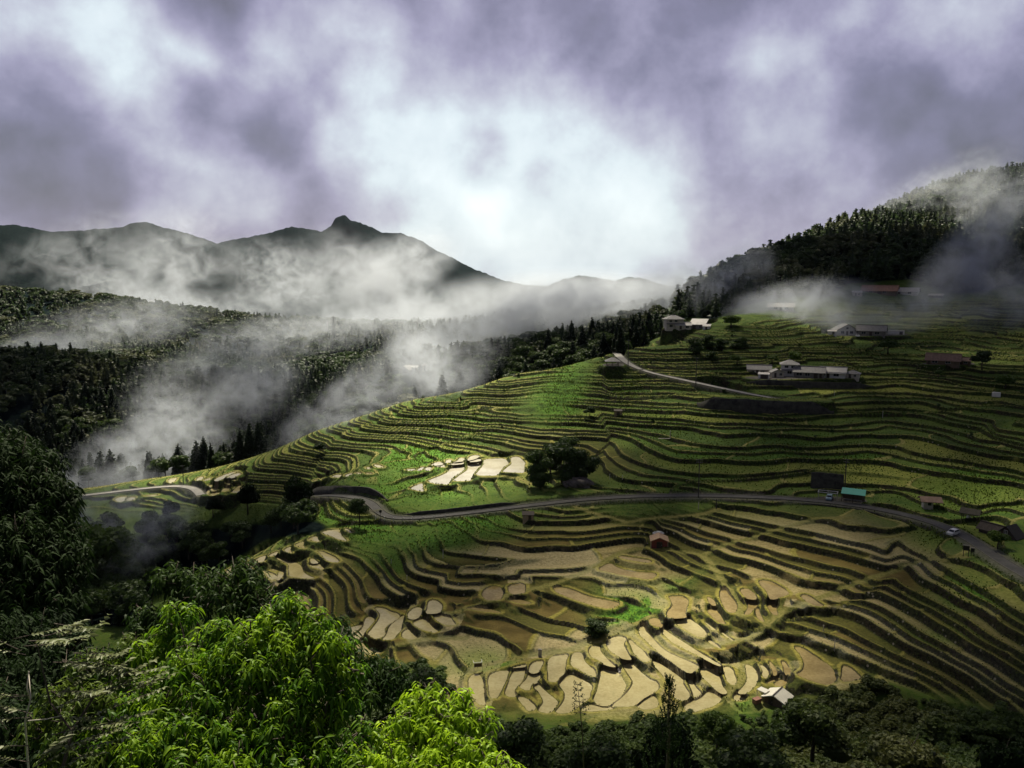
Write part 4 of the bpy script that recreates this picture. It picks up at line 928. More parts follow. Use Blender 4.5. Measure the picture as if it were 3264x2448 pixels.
# small marker posts in the fields
for u, vb, h, label in ((1943,1528,1.7,'thin pale post beside the overgrown boulder'),(1984,1532,1.3,'short white post on the terraces east of the overgrown boulder'),(2226,1622,1.9,'white post in the grass in front of the tall road pole'),
    (1412,1780,2.3,'slim grey post on the brown terraces west of the red fronted hut'),(1247,1798,1.3,'short pale post at the edge of the green strip'),(2624,2014,1.4,'small pale post among the green striped paddies'),
    (2659,2080,2.4,'forked pale post on the dark paddy wall'),(1297,1848,1.2,'thin post on the brown terraces above the leaf crowns'),(2813,1332,2.6,'white post on the dark terraces below the farm row'),(2659,1262,1.9,'white leaning post on the wall top below the farm row')):
    p = gpos(u, vb); o = MB().tube([(0,0,-.3),(.04,0,h)], [.09,.07], 6).box(-.1,.14,-.03,.03,h*.8,h*.8+.12).build('marker_post', M_FRAME, loc=tuple(p)); tag(o, label, 'post', 'marker posts in the fields')
# pale cross of planks lying on the terrace
p = gpos(2132, 1402); t = thing('plank_cross', (p[0], p[1], p[2]+.1), 'pale planks crossing on the green terrace below the dark wall', 'planks', None, .05)
MB().box(-3.6,3.6,-.22,.22,.25,.33).build('long_plank', M_WALL_CREAM, t); MB().box(.3,.52,-.18,.04,-.3,3.0).build('upright_plank', M_WALL_CREAM, t)
# white tank
p = gpos(3175, 1266); t = thing('water_tank', tuple(p), 'white box shaped water tank on the dark east terraces', 'water tank', None, facing(p))
MB().box(-1.4,1.4,-.9,.9,0,1.8).build('tank', M_WALL_WHITE, t, bevel=.25); MB().tube([(-.6,0,1.8),(-.6,0,1.95)], .3, 12).build('hatch', M_FRAME, t)
# transmission towers far off
for u, v0, v1, Y, label in ((1064, 1052, 1006, 900, 'faint lattice power pylon in the mist before the dark mountain'), (714*1.4755-10, 1050, 1022, 1000, 'smaller faint pylon to the west of the lattice power pylon')):
    a_, b_ = at(u, v0, Y), at(u, v1, Y); h = b_[2]-a_[2]; m = MB()
    for sx in (-1, 1):
        for sy in (-1, 1): m.tube([(sx*h*.13, sy*h*.13, -20), (sx*h*.03, sy*h*.03, h*.75), (0, 0, h)], .28, 4)
    for z in (.5, .68, .85):
        m.box(-h*.16, h*.16, -.2, .2, h*z, h*z+.5)
    for z in (.1, .25, .4, .55, .7):
        k = .13-.1*z/.75; m.tube([(-h*k, -h*k, h*z), (h*k*.8, h*k*.8, h*(z+.13))], .15, 4); m.tube([(h*k, -h*k, h*z), (-h*k*.8, h*k*.8, h*(z+.13))], .15, 4)
    o = m.build('power_pylon', M_METAL, loc=tuple(a_)); tag(o, label, 'pylon', 'power pylons')

# ---------------------------------------------------------------- retaining walls
def wall_strip(name, label, P, h, thick=.5, mat=None):
    """P follows the wall's foot; the wall leans back a little"""
    n = len(P); tp = np.clip(np.minimum(np.arange(n), np.arange(n)[::-1])/max(3.0, .16*n), 0.12, 1)**(.7 if n > 16 else .01)*(1+.10*fbm(P[:, 0]/5, P[:, 1]/5, 141, 3))
    rows = []
    for o_, zf, zc in [(0, 0, -.6), (-.12*h, h, 0), (-.12*h-thick, h, 0), (-thick-.1, 0, -.6)]:
        rw = ribbon(P, 0, -o_, 0)[1]; rw[:, 2] += zf*tp+zc; rows.append(rw)
    rows.append(ribbon(P, 0, 0, -.6)[0])
    o = link(bpy.data.objects.new(name, strip_mesh(name, rows, mat or M_STONE))); return tag(o, label, 'wall', 'stone retaining walls')
def foot_line(px, step=1.0, sm=6): return smooth_line(densify(np.array([gpos(u, v) for u, v in px]), step), sm)
wall_strip('retaining_wall', 'tall dark retaining wall below the upper road, widest on the hillside', foot_line([(2218,1292),(2250,1304),(2330,1312),(2430,1318),(2560,1322),(2660,1322)]), 4.6)
wall_strip('retaining_wall', 'dark retaining wall curving round the inside of the western road bend', foot_line([(985,1574),(1060,1573),(1120,1574),(1180,1580),(1216,1588),(1232,1600)]), 2.4)
q = lower_road[np.hypot(lower_road[:, 0]-lower_road[:, 0], 0) > -1]
seg = q[(q[:, 0] > at(1260,1656,228)[0]) & (q[:, 0] < at(1660,1615,228)[0])]
wall_strip('retaining_wall', 'low dark wall above the lower road under the bright grass bank', ribbon(seg, 2.9, 0, -.2)[0], 1.2, .35)
wall_strip('retaining_wall', 'broad dark concrete wall behind the metal carport', foot_line([(2583,1556),(2640,1560),(2690,1562)], .8, 2), 4.4, .5)
seg = q[(q[:, 0] > at(2470,1585,218)[0]) & (q[:, 0] < at(2840,1630,208)[0])]
wall_strip('retaining_wall', 'black retaining wall on the valley side of the road below the stall', ribbon(seg[::-1], 2.7, 0, -2.6)[0], 2.6, .4)
wall_strip('retaining_wall', 'dark stone wall along the foot of the farm row', foot_line([(2380,1222),(2480,1232),(2600,1236),(2740,1238),(2800,1240)]), 2.2)
# boulder under the overgrown mound
p = gpos(1850, 1556); bm = bmesh.new(); bmesh.ops.create_icosphere(bm, subdivisions=4, radius=1)
for vv in bm.verts:
    c = vv.co.copy(); k = 1 + .5*float(fbm(np.array([c.x*2.3+c.z*1.7]), np.array([c.y*2.3-c.z*1.4]), 91, 4)[0]); vv.co = Vector((c.x*4.6*k, c.y*3.0*k, max(c.z, -.35)*2.2*k))
me = bpy.data.meshes.new('boulder'); bm.to_mesh(me); bm.free(); me.materials.append(plain('grey_brown_rock', (.10,.085,.07), .9, .5, .8, bump=.9))
o = link(bpy.data.objects.new('boulder', me)); o.location = (p[0], p[1]+2.5, p[2]+.6); tag(o, 'large grey boulder under the overgrown mound beside the white paddies', 'boulder')
# a white egret over the near paddies
p = gpos(1975, 2155); t = thing('egret', (p[0], p[1], p[2]+.25), 'white egret with a raised wing standing in a near paddy', 'bird', None, .4)
b = MB().tube([(-.42,0,.42),(-.25,0,.5),(0,0,.52),(.2,0,.5),(.3,0,.62),(.27,0,.82),(.36,0,.95),(.44,0,.95),(.62,0,.92)], [.02,.09,.13,.09,.05,.035,.04,.035,.008], 8)
b.tube([(.02,.05,.45),(.03,.05,-.2)], .014, 5); b.tube([(.02,-.05,.45),(.03,-.05,-.2)], .014, 5); b.build('body', M_WALL_WHITE, t, True)
MB().add([(.12,.1,.56),(-.2,.1,.54),(-.30,.35,1.05),(.05,.42,1.12),(.14,.3,.8)], [(0,1,2,3,4)]).build('wing', M_WALL_WHITE, t)
# ---------------------------------------------------------------- foliage
def leaf_material(name, dark, light, trans=.35, rough=.6, spec=.25, patch=0.0, patch_col=(.1,.1,.05)):
    m, nt, out = new_mat(name); g = NT(nt)
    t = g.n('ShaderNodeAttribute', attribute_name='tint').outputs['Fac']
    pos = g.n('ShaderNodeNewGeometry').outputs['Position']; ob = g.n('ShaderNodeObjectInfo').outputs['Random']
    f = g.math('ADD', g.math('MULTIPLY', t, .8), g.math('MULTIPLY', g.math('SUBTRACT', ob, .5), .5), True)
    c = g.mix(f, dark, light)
    if patch:
        n = g.ramp(g.noise(.02, 4, pos), .5, .62); c = g.mix(g.math('MULTIPLY', g.math('MULTIPLY', n, patch), g.math('ADD', g.math('MULTIPLY', t, .5), .25)), c, patch_col)
    b = g.n('ShaderNodeBsdfPrincipled', {'Base Color': c, 'Roughness': rough, 'Specular IOR Level': spec})
    tr = g.n('ShaderNodeBsdfTranslucent', {'Color': c}); mx = g.n('ShaderNodeMixShader', {0: trans}); g.link(b.outputs[0], mx.inputs[1]); g.link(tr.outputs[0], mx.inputs[2])
    g.link(mx.outputs[0], out.inputs[0]); return m
L_CEDAR = leaf_material('cedar_needles', (.014,.026,.013), (.042,.066,.027), .25)
L_BROAD = leaf_material('broad_leaves', (.024,.046,.011), (.072,.120,.024), .35)
L_PALE = leaf_material('blossoming_leaves', (.04,.06,.02), (.17,.175,.085), .3)
L_LIME = leaf_material('lime_leaves', (.035,.075,.010), (.13,.20,.030), .35)
L_FOREST = leaf_material('mixed_forest', (.020,.036,.016), (.050,.082,.028), .35, patch=.8, patch_col=(.15,.15,.075))
L_THICKET = leaf_material('thicket_leaves', (.026,.052,.009), (.110,.170,.028), .35, patch=.55, patch_col=(.15,.11,.04))
L_HERO = leaf_material('bright_new_leaves', (.055,.135,.006), (.36,.54,.016), .52, .5, .2)
L_MID = leaf_material('olive_leaves', (.022,.050,.006), (.14,.20,.022), .4, .55, .15)
L_OLD = leaf_material('old_dark_leaves', (.012,.030,.005), (.060,.110,.012), .3, .6, .12)
L_PINNATE = leaf_material('greyish_leaflets', (.05,.07,.022), (.16,.18,.075), .35, .5)
L_DEEP = leaf_material('deep_green_leaves', (.004,.011,.003), (.018,.036,.008), .2, .75, .08)
L_GRASS = leaf_material('tussock_blades', (.030,.055,.008), (.125,.165,.030), .35, .8, .1)
BARK = plain('brown_bark', (.055,.042,.03), .9, .4, 3, bump=.5); BARK_PALE = plain('bleached_bark', (.34,.31,.26), .85, .25, 4)
def unit(v): return v/np.maximum(np.linalg.norm(v, axis=-1, keepdims=True), 1e-9)
def cards(c, axis, length, width, r, fold=0.0):
    """leaf quads at c with long axis 'axis', random roll"""
    n = len(c); a = unit(axis); q = unit(np.cross(a, unit(r.normal(size=(n, 3)))))
    L = np.reshape(length, (-1, 1))*a/2; W = np.reshape(width, (-1, 1))*q/2
    co = np.stack([c-L, c-L*.1+W, c+L, c-L*.1-W], 1).reshape(-1, 3)
    return co, np.arange(n*4).reshape(n, 4)
def conifer_arrays(seed, h=1.0, rad=.16, n=700, low=.12, size=.075, core=True):
    r = np.random.default_rng(seed)
    t = 1-np.sqrt(r.random(n)*(1-0.0)); t = low+(1-low)*t; ph = r.random(n)*2*PI
    whorl = .75+.45*vnoise(t*9, ph*1.3, seed)
    R = rad*(1-t)**.75*whorl*(.45+.6*np.sqrt(r.random(n))) + .004
    c = np.stack([R*np.cos(ph), R*np.sin(ph), t*h], 1)
    ax = np.stack([np.cos(ph), np.sin(ph), r.normal(-.05, .35, n)], 1)
    co, q = cards(c, ax, size*(1.25-.6*t), size*.75*(1.2-.6*t), r)
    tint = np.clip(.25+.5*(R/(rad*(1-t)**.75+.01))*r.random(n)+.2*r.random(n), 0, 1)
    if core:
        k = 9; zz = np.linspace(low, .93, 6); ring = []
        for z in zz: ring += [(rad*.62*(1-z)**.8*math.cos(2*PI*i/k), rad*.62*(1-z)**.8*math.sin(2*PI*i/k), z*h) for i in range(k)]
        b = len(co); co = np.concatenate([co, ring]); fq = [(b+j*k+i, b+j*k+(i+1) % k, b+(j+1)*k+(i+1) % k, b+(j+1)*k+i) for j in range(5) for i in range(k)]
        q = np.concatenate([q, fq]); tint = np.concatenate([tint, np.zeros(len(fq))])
    return co, q, tint
def broad_arrays(seed, n=1000, lobes=11, size=.085, flat=.8, low=.3):
    """unit crown: about 1 high, radius about .45"""
    r = np.random.default_rng(seed)
    L = []
    for i in range(lobes):
        ph = r.random()*2*PI; el = r.random(); rr_ = .28*math.sqrt(r.random())*(1.15-.5*el)
        L.append((rr_*math.cos(ph), rr_*math.sin(ph), low+.12+(.9-low-.25)*el, r.uniform(.13, .22)))
    L = np.array(L); k = r.integers(0, lobes, n); d = unit(r.normal(size=(n, 3))); d[:, 2] = np.where(d[:, 2] < -.4, -d[:, 2], d[:, 2])
    rad = L[k, 3]*(.8+.28*r.random(n)); c = L[k, :3]+d*rad[:, None]*np.array([1, 1, flat])
    ax = unit(np.cross(d, r.normal(size=(n, 3)))) + .35*d + np.array([0, 0, -.25])
    co, q = cards(c, ax, size*r.uniform(.7, 1.3, n), size*.65*r.uniform(.7, 1.3, n), r)
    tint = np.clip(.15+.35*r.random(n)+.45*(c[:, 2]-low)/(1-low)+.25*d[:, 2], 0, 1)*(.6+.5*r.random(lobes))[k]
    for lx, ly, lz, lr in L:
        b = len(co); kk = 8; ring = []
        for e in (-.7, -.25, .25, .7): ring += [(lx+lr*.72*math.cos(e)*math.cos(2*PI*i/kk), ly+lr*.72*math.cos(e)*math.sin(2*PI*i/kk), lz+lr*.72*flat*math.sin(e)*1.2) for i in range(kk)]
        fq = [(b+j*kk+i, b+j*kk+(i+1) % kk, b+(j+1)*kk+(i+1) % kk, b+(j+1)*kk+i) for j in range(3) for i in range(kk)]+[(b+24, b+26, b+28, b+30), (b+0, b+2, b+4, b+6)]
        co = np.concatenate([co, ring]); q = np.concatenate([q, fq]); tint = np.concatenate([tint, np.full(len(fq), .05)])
    return co, q, np.clip(tint, 0, 1)
def trunk_mesh(seed, h, r0, limbs=5):
    r = random.Random(seed); m = MB(); w = lambda: r.uniform(-.03, .03)*h
    pts = [(0,0,-.08*h),(w()*.4,w()*.4,.25*h),(w(),w(),.55*h),(w(),w(),.85*h)]; m.tube(pts, [r0*1.25, r0, r0*.6, r0*.2], 7)
    for i in range(limbs):
        z = (.25+.11*i)*h; a = r.random()*2*PI; l = .24*h*(1-.1*i); m.tube([(0,0,z),(l*.5*math.cos(a),l*.5*math.sin(a),z+.1*h),(l*math.cos(a),l*math.sin(a),z+.22*h)], [r0*.45, r0*.3, r0*.08], 5)
    return m.mesh('trunk', BARK, True)
def conifer_me(seed, rad, n=800, mat=L_CEDAR):
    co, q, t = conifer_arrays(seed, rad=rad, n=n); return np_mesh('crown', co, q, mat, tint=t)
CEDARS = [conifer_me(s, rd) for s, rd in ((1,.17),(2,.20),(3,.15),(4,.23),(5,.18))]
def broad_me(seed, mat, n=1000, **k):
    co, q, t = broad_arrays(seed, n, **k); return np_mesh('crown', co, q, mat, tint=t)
BROADS = [broad_me(s, L_BROAD) for s in (11,12,13,14,15)]; PALES = [broad_me(s, L_PALE, size=.10) for s in (16,17)]; LIMES = [broad_me(s, L_LIME) for s in (18,19)]
BUSHES = [broad_me(s, L_BROAD, 1300, lobes=13, size=.07, low=.0) for s in (25,26,27)]
TRUNKS = [trunk_mesh(s, 1, .022) for s in (1,2,3)]; CTRUNK = MB().tube([(0,0,-.06),(0,0,.5),(0,0,.97)], [.020,.014,.003], 7).mesh('trunk', BARK, True)
def tree(name, label, cat, group, loc, h, crown_me, trunk_me, wide=1.0, rz=None):
    t = thing(name, loc, label, cat, group, random.random()*6.28 if rz is None else rz); t.scale = (h*wide, h*wide, h)
    for nm, me in (('trunk', trunk_me), ('crown', crown_me)):
        o = link(bpy.data.objects.new(nm, me)); o.parent = t
    return t

# sampling of the woods
def sample(mask, x0, x1, y0, y1, step, seed):
    r = np.random.default_rng(seed)
    gx, gy = np.meshgrid(np.arange(x0, x1, step), np.arange(y0, y1, step)); gx = gx+r.uniform(-.45, .45, gx.shape)*step; gy = gy+r.uniform(-.45, .45, gy.shape)*step
    gx = gx.ravel(); gy = gy.ravel(); k = grid_lookup(mask, gx, gy) > .5; gx, gy = gx[k], gy[k]; return gx, gy, zg(gx, gy)
def seen(x, y, z, top, margin=120):
    u, v = project(x, y, z+top); ok = (u > -margin) & (u < 3264+margin) & (v < 2448+260) & (y > 1)
    vis = np.ones(len(x), bool)
    for f in np.linspace(.12, .97, 60):
        vis &= (CAMZ+(z+top-CAMZ)*f + .5) > zg(x*f, y*f)
    return ok & vis
CLEAR = [(1255,1188,17),(1175,1192,12),(1330,1184,12),(2180,1052,16),(2235,1052,14),(2489,992,18),(2800,942,22),(2890,942,18)]
CLEAR = [(*gpos(u, v)[:2], r) for u, v, r in CLEAR]
def keep_clear(x, y):
    k = np.ones(len(x), bool)
    for cx, cy, r in CLEAR: k &= np.hypot(x-cx, y-cy) > r
    # keep the sight lines to the houses open
    for cx, cy, r in CLEAR: k &= ~((np.abs(x-cx*y/cy) < r*.8) & (y < cy) & (y > cy-26))
    return k
Wd = []    # x, y, z, kind, height, zone
def add_wood(mask, box, step, seed, conif, hc, hb, zone):
    x, y, z = sample(mask, *box, step, seed); k = seen(x, y, z, 9.0) & keep_clear(x, y); x, y, z = x[k], y[k], z[k]
    r = np.random.default_rng(seed+5); cl = fbm(x/45, y/45, seed+9, 3)*.9 + r.normal(0, .25, len(x))
    isc = cl > (1-2*conif)*.55
    for i in range(len(x)): Wd.append((x[i], y[i], z[i], 'c' if isc[i] else 'b', r.uniform(*(hc if isc[i] else hb)), zone))
near_back = back_wood*(GY < 480); 
add_wood(near_back, (-260, 120, 345, 480), 6.2, 101, .62, (11, 19), (8, 13), 'spur')
add_wood(hill_wood*(GY < 520), (60, 420, 330, 520), 6.4, 102, .6, (9, 16), (7, 11), 'hill')
add_wood(left_wood, (-160, -25, 130, 345), 6.6, 103, .18, (8, 13), (7, 12), 'west')
add_wood((GX < -120)*(GY > 352)*(GY < 520)*(1-back_wood)*1.0, (-330, -100, 340, 520), 7.0, 104, .3, (9, 15), (8, 12), 'west')
dist = [-(h/math.hypot(x, y)) for x, y, z, k_, h, zn in Wd]; order = np.argsort(dist)
LBL = {('c','spur'): ('dark pointed cedar in the misty wood behind the terraced spur', 'cedars in the wood behind the spur'), ('b','spur'): ('rounded green tree in the misty wood behind the terraced spur', 'leafy trees in the wood behind the spur'),
 ('c','hill'): ('black pointed cedar on the steep wooded hillside above the farms', 'cedars on the wooded hillside'), ('b','hill'): ('dark bushy tree on the steep wooded hillside above the farms', 'leafy trees on the wooded hillside'),
 ('c','west'): ('dark cedar in the western valley wood below the pale road', 'cedars in the western valley wood'), ('b','west'): ('dark leafy tree in the western valley wood below the pale road', 'leafy trees in the western valley wood')}
cnt = {'c': 0, 'b': 0}; rest = []
for i in order:
    x, y, z, k_, h, zn = Wd[i]
    if cnt[k_] >= (285 if k_ == 'c' else 250): rest.append(Wd[i]); continue
    cnt[k_] += 1; lb, gr = LBL[(k_, zn)]
    if k_ == 'c': tree('cedar_tree', lb, 'tree', gr, (x, y, z-.3), h, random.choice(CEDARS), CTRUNK, random.uniform(.95, 1.35))
    else:
        pale = zn == 'spur' and fbm(np.array([x/30]), np.array([y/30]), 77, 2)[0] > .25
        tree('broadleaf_tree', lb, 'tree', gr, (x, y, z-.5), h, random.choice(PALES if pale else BROADS), random.choice(TRUNKS), random.uniform(1.0, 1.35))
print('WOOD', len(Wd), cnt, 'rest', len(rest))
# the remaining, smaller and farther trees make one forest
LOW_C = [conifer_arrays(s, rad=.2, n=90, size=.16) for s in (31, 32, 33)]; LOW_B = [broad_arrays(s, 110, lobes=5, size=.2) for s in (34, 35, 36)]
def merge_trees(items, seed):
    r = np.random.default_rng(seed); CO = []; Q = []; T = []; b = 0
    for x, y, z, k_, h, w in items:
        co, q, t = (LOW_C if k_ == 'c' else LOW_B)[r.integers(0, 3)]
        a = r.random()*6.28; ca, sa = math.cos(a), math.sin(a)
        P = np.stack([(co[:, 0]*ca-co[:, 1]*sa)*h*w, (co[:, 0]*sa+co[:, 1]*ca)*h*w, co[:, 2]*h], 1)+np.array([x, y, z-.4])
        CO.append(P); Q.append(q+b); T.append(np.clip(t*r.uniform(.5, 1.3), 0, 1)); b += len(co)
    return np.concatenate(CO), np.concatenate(Q), np.concatenate(T)
items = [(x, y, z, k_, h, 1.2) for x, y, z, k_, h, zn in rest]
def far_items(mask, box, step, seed, hr, conif):
    x, y, z = sample(mask, *box, step, seed); k = seen(x, y, z, 7.0, 40) & keep_clear(x, y); x, y, z = x[k], y[k], z[k]
    r = np.random.default_rng(seed); cl = fbm(x/90, y/90, seed, 3)+r.normal(0, .2, len(x)) > (1-2*conif)*.5
    return [(x[i], y[i], z[i], 'c' if cl[i] else 'b', r.uniform(*hr)*(1 if cl[i] else .85), r.uniform(1.1, 1.6)) for i in range(len(x))]
items += far_items((back_wood > .5)*(GY >= 480)*(GY < 820)*1.0, (-420, 220, 480, 820), 7.5, 201, (9, 16), .5)
items += far_items((hill_wood > .5)*(GY >= 520)*1.0, (60, 720, 520, 1100), 7.5, 202, (10, 18), .85)
items += far_items((GX < -150)*(GY > 440)*(GY < 820)*1.0, (-600, -200, 440, 820), 9, 203, (8, 14), .35)
items += far_items((R2 > 800)*(R2 < 1750)*1.0, (-1200, 330, 800, 1700), 14, 204, (10, 17), .45)
co, q, t = merge_trees(items, 5); print('FOREST', len(items), len(q))
o = link(bpy.data.objects.new('forest', np_mesh('forest', co, q, L_FOREST, tint=t))); tag(o, kind='stuff')

# single trees one can tell apart: (u, v foot, px height, wide, mesh, name, label)
def tree_at(u, v, hpx, wide, me, tr, name, label, group=None, Y=None):
    p = gpos(u, v) if Y is None else at(u, v, Y)
    if Y is not None: p[2] = float(zg(p[0], p[1]))
    h = hpx*math.hypot(p[0], p[1])/F_PX if Y is None else hpx
    return tree(name, label, 'tree', group, (p[0], p[1], p[2]-.2), h, me, tr, wide)
tree_at(305, 1905, 250, 1.15, broad_me(41, L_BROAD, 2600, lobes=18, size=.055), TRUNKS[0], 'broadleaf_tree', 'great dome shaped green tree standing alone in the western valley')
tree_at(948, 1660, 155, .75, broad_me(42, L_DEEP, 1800, lobes=14, size=.06), TRUNKS[1], 'conical_tree', 'largest dark egg shaped tree beside the road bend')
tree_at(790, 1640, 110, .85, broad_me(43, L_DEEP, 1500, lobes=12, size=.065), TRUNKS[2], 'conical_tree', 'dark egg shaped tree beside the patchwork of small wet fields')
tree_at(1146, 1668, 92, 1.0, broad_me(44, L_BROAD, 1400, lobes=11, size=.07), TRUNKS[0], 'broadleaf_tree', 'round tree on the inside of the western road bend')
tree_at(545, 1670, 80, .9, broad_me(45, L_DEEP, 1400, lobes=11, size=.07), TRUNKS[1], 'conical_tree', 'small dark tree below the pale western road')
tree_at(680, 1650, 75, 1.1, broad_me(46, L_DEEP, 1400, lobes=11, size=.07), TRUNKS[1], 'conical_tree', 'low dark tree between the wet fields and the valley wood')
tree_at(2530, 1160, 44, 1.5, LIMES[0], TRUNKS[0], 'lime_green_tree', 'bright lime green tree behind the two storey farmhouse')
tree_at(2462, 1160, 32, 1.4, LIMES[1], TRUNKS[1], 'lime_green_tree', 'small lime green tree behind the pale cottage')
tree_at(2990, 1206, 28, 1.2, LIMES[1], TRUNKS[1], 'lime_green_tree', 'little yellow green tree below the brown roofed farmhouse')
tree_at(3205, 1240, 44, 1.8, LIMES[0], TRUNKS[2], 'lime_green_tree', 'wide yellow green tree above the white water tank')
tree_at(2330, 1045, 44, 2.0, LIMES[0], TRUNKS[2], 'lime_green_tree', 'bright spreading tree above the brown shrubs east of the saddle')
tree_at(2350, 1165, 36, 1.9, LIMES[1], TRUNKS[2], 'lime_green_tree', 'yellow green shrub tree under the brown bushes of the slope')
tree_at(2830, 1130, 52, 1.6, BROADS[0], TRUNKS[0], 'broadleaf_tree', 'loose green tree above the east end of the farm row')
tree_at(1880, 1330, 40, 1.3, BROADS[2], TRUNKS[0], 'broadleaf_tree', 'small dark tree at the foot of the bright green slope')
tree_at(3180, 1750, 60, 1.3, LIMES[1], TRUNKS[0], 'lime_green_tree', 'round yellow green bush beside the dark huts')
tree_at(3130, 1180, 60, 1.2, BROADS[1], TRUNKS[0], 'broadleaf_tree', 'thin dim tree beside the brown annex')
tree_at(930*1.0+90, 1445, 40, 1.2, BROADS[3], TRUNKS[0], 'broadleaf_tree', 'lone bush like tree among the western terrace lines')
tree_at(1895, 2030, 62, 1.9, broad_me(47, L_BROAD, 1500, lobes=12, size=.07, low=.05), TRUNKS[1], 'broadleaf_tree', 'dark spreading bush at the foot of the vivid green gully')
for i, (u, v, hpx, w_, nm) in enumerate(((2210,1130,62,1.3,'tallest dark bush'),(2255,1110,50,1.5,'rusty dark bush'),(2300,1120,46,1.7,'broad dark bush'),(2360,1110,44,1.7,'easternmost dark bush'),(2270,1150,36,1.7,'lowest dark bush'))):
    tree_at(u, v, hpx, w_, BUSHES[i % 3], TRUNKS[i % 3], 'hillside_bush', nm + ' on the slope below the saddle farm', 'dark bushes below the saddle farm')
# overgrown mound over the boulder
for i, (u, v, hpx, w_, nm) in enumerate(((1720,1552,130,1.1,'westernmost'),(1790,1535,140,1.1,'tallest'),(1868,1530,115,1.2,'easternmost'),(1815,1480,100,1.3,'rearmost'),(1755,1512,115,1.1,'second from the west'))):
    tree_at(u, v, hpx, w_, broad_me(60+i, L_BROAD, 1500, lobes=12, size=.06, low=.02), TRUNKS[i % 3], 'mound_bush', nm + ' bush of the overgrown mound beside the white paddies', 'bushes of the overgrown mound')

# small shrubs that have seeded themselves on the walls
x, y, z = sample((wall > .5)*(GY > 232)*(GY < 400)*(forest < .3)*1.0, -80, 190, 232, 400, 9.5, 401); k = seen(x, y, z, .5, 0) & (np.random.default_rng(8).random(len(x)) < .55); x, y, z = x[k], y[k], z[k]
SHRUBS = [broad_me(s, m_, 420, lobes=7, size=.12, low=.0) for s, m_ in ((28, L_BROAD), (29, L_BROAD), (30, L_LIME))]
print('SHRUBS', len(x))
for i in range(min(len(x), 110)):
    o = link(bpy.data.objects.new('shrub', SHRUBS[int(random.random()**1.6*3) if i % 5 == 0 else i % 2])); h = random.uniform(.8, 1.9); w_ = random.uniform(1.1, 1.7); o.scale = (h*w_, h*w_, h); o.location = (x[i], y[i], z[i]-.25); o.rotation_euler.z = random.random()*6.28
    tag(o, 'small shrub growing from a terrace wall above the lower road', 'shrub', 'shrubs on the terrace walls')

# ---------------------------------------------------------------- thicket on the near slope, tussocks on the terrace walls
r = np.random.default_rng(77)
BUSH = [broad_arrays(s, 460, lobes=8, size=.095, low=.0) for s in (51, 52, 53, 54)]
x, y, z = sample((thicket > .2)*(GY > 60)*(GY < 158)*1.0, -130, 110, 60, 158, 2.3, 301)
u, v = project(x, y, z); ut, vt = project(x, y, z+2.4); hx, hy = gpos(2466, 2253)[:2]
k = ((u > 900) | (np.random.default_rng(3).random(len(x)) < .38)) & (u > -700) & (u < 3500) & (v < 3000) & ((msample(thicket_p, ut, vt+14) > .35) | (vt > 2430)) & (np.hypot(x-hx, y-hy) > 3.6); x, y, z, u = x[k], y[k], z[k], u[k]
CO = []; Q = []; T = []; b = 0
for i in range(len(x)):
    co, q, t = BUSH[r.integers(0, 4)]; edge_ = grid_lookup(thicket, x[i], y[i]+3.5) > .9
    big = .6+1.1*max(0, float(fbm(np.array([x[i]/9]), np.array([y[i]/9]), 88, 2)[0])+.35)
    h = r.uniform(2.0, 3.2)*big*(1.35 if u[i] < 900 else 1)*(1.0 if edge_ else .8); w = r.uniform(1.2, 1.9)
    CO.append(co*np.array([h*w, h*w, h])+np.array([x[i], y[i], z[i]-.2])); Q.append(q+b); T.append(np.clip(t*r.uniform(.3, 1.4), 0, 1)); b += len(co)
print('BUSHES', len(x))
o = link(bpy.data.objects.new('undergrowth', np_mesh('undergrowth', np.concatenate(CO), np.concatenate(Q), L_THICKET, tint=np.concatenate(T)))); tag(o, kind='stuff')
# tussocks
wgt = (np.clip(wall*.9+.10*(terr_w > .5)*(GY > 200)*(mud < .3)+.5*(slope > .5)*(1-pool_in)*(R2 < 420)+.25*lush*(R2 < 420)+.9*(road_m > .01)*(road_m < .75)*(R2 < 330), 0, 1)*(forest < .5)*(1-pool_in)*(1-sstep(.5, .9, road_m))*(1-yard_in)*(GY > 100)*(R2 < 470))
area = np.gradient(R2, axis=0)*np.gradient(A2, axis=1)*R2
pr = (wgt*area).ravel(); tot = pr.sum(); n = 190000; idx = r.choice(len(pr), n, p=pr/tot)
px_ = GX.ravel()[idx]+r.normal(0, .2, n); py_ = GY.ravel()[idx]+r.normal(0, .2, n); pz_ = zg(px_, py_); lu_ = lush.ravel()[idx]; md_ = mud.ravel()[idx]
hgt = r.uniform(.18, .5, n)*(1+.5*lu_)*(1-.4*md_)
ax = np.stack([r.normal(0, .5, n), r.normal(0, .5, n)-.2, np.ones(n)], 1)
co, q = cards(np.stack([px_, py_, pz_+hgt*.35], 1), ax, hgt, hgt*.75, r)
o = link(bpy.data.objects.new('grass', np_mesh('grass', co, q, L_GRASS, tint=np.clip(r.random(n)*.75+.35*lu_-.35*md_*r.random(n), 0, 1)))); tag(o, kind='stuff')

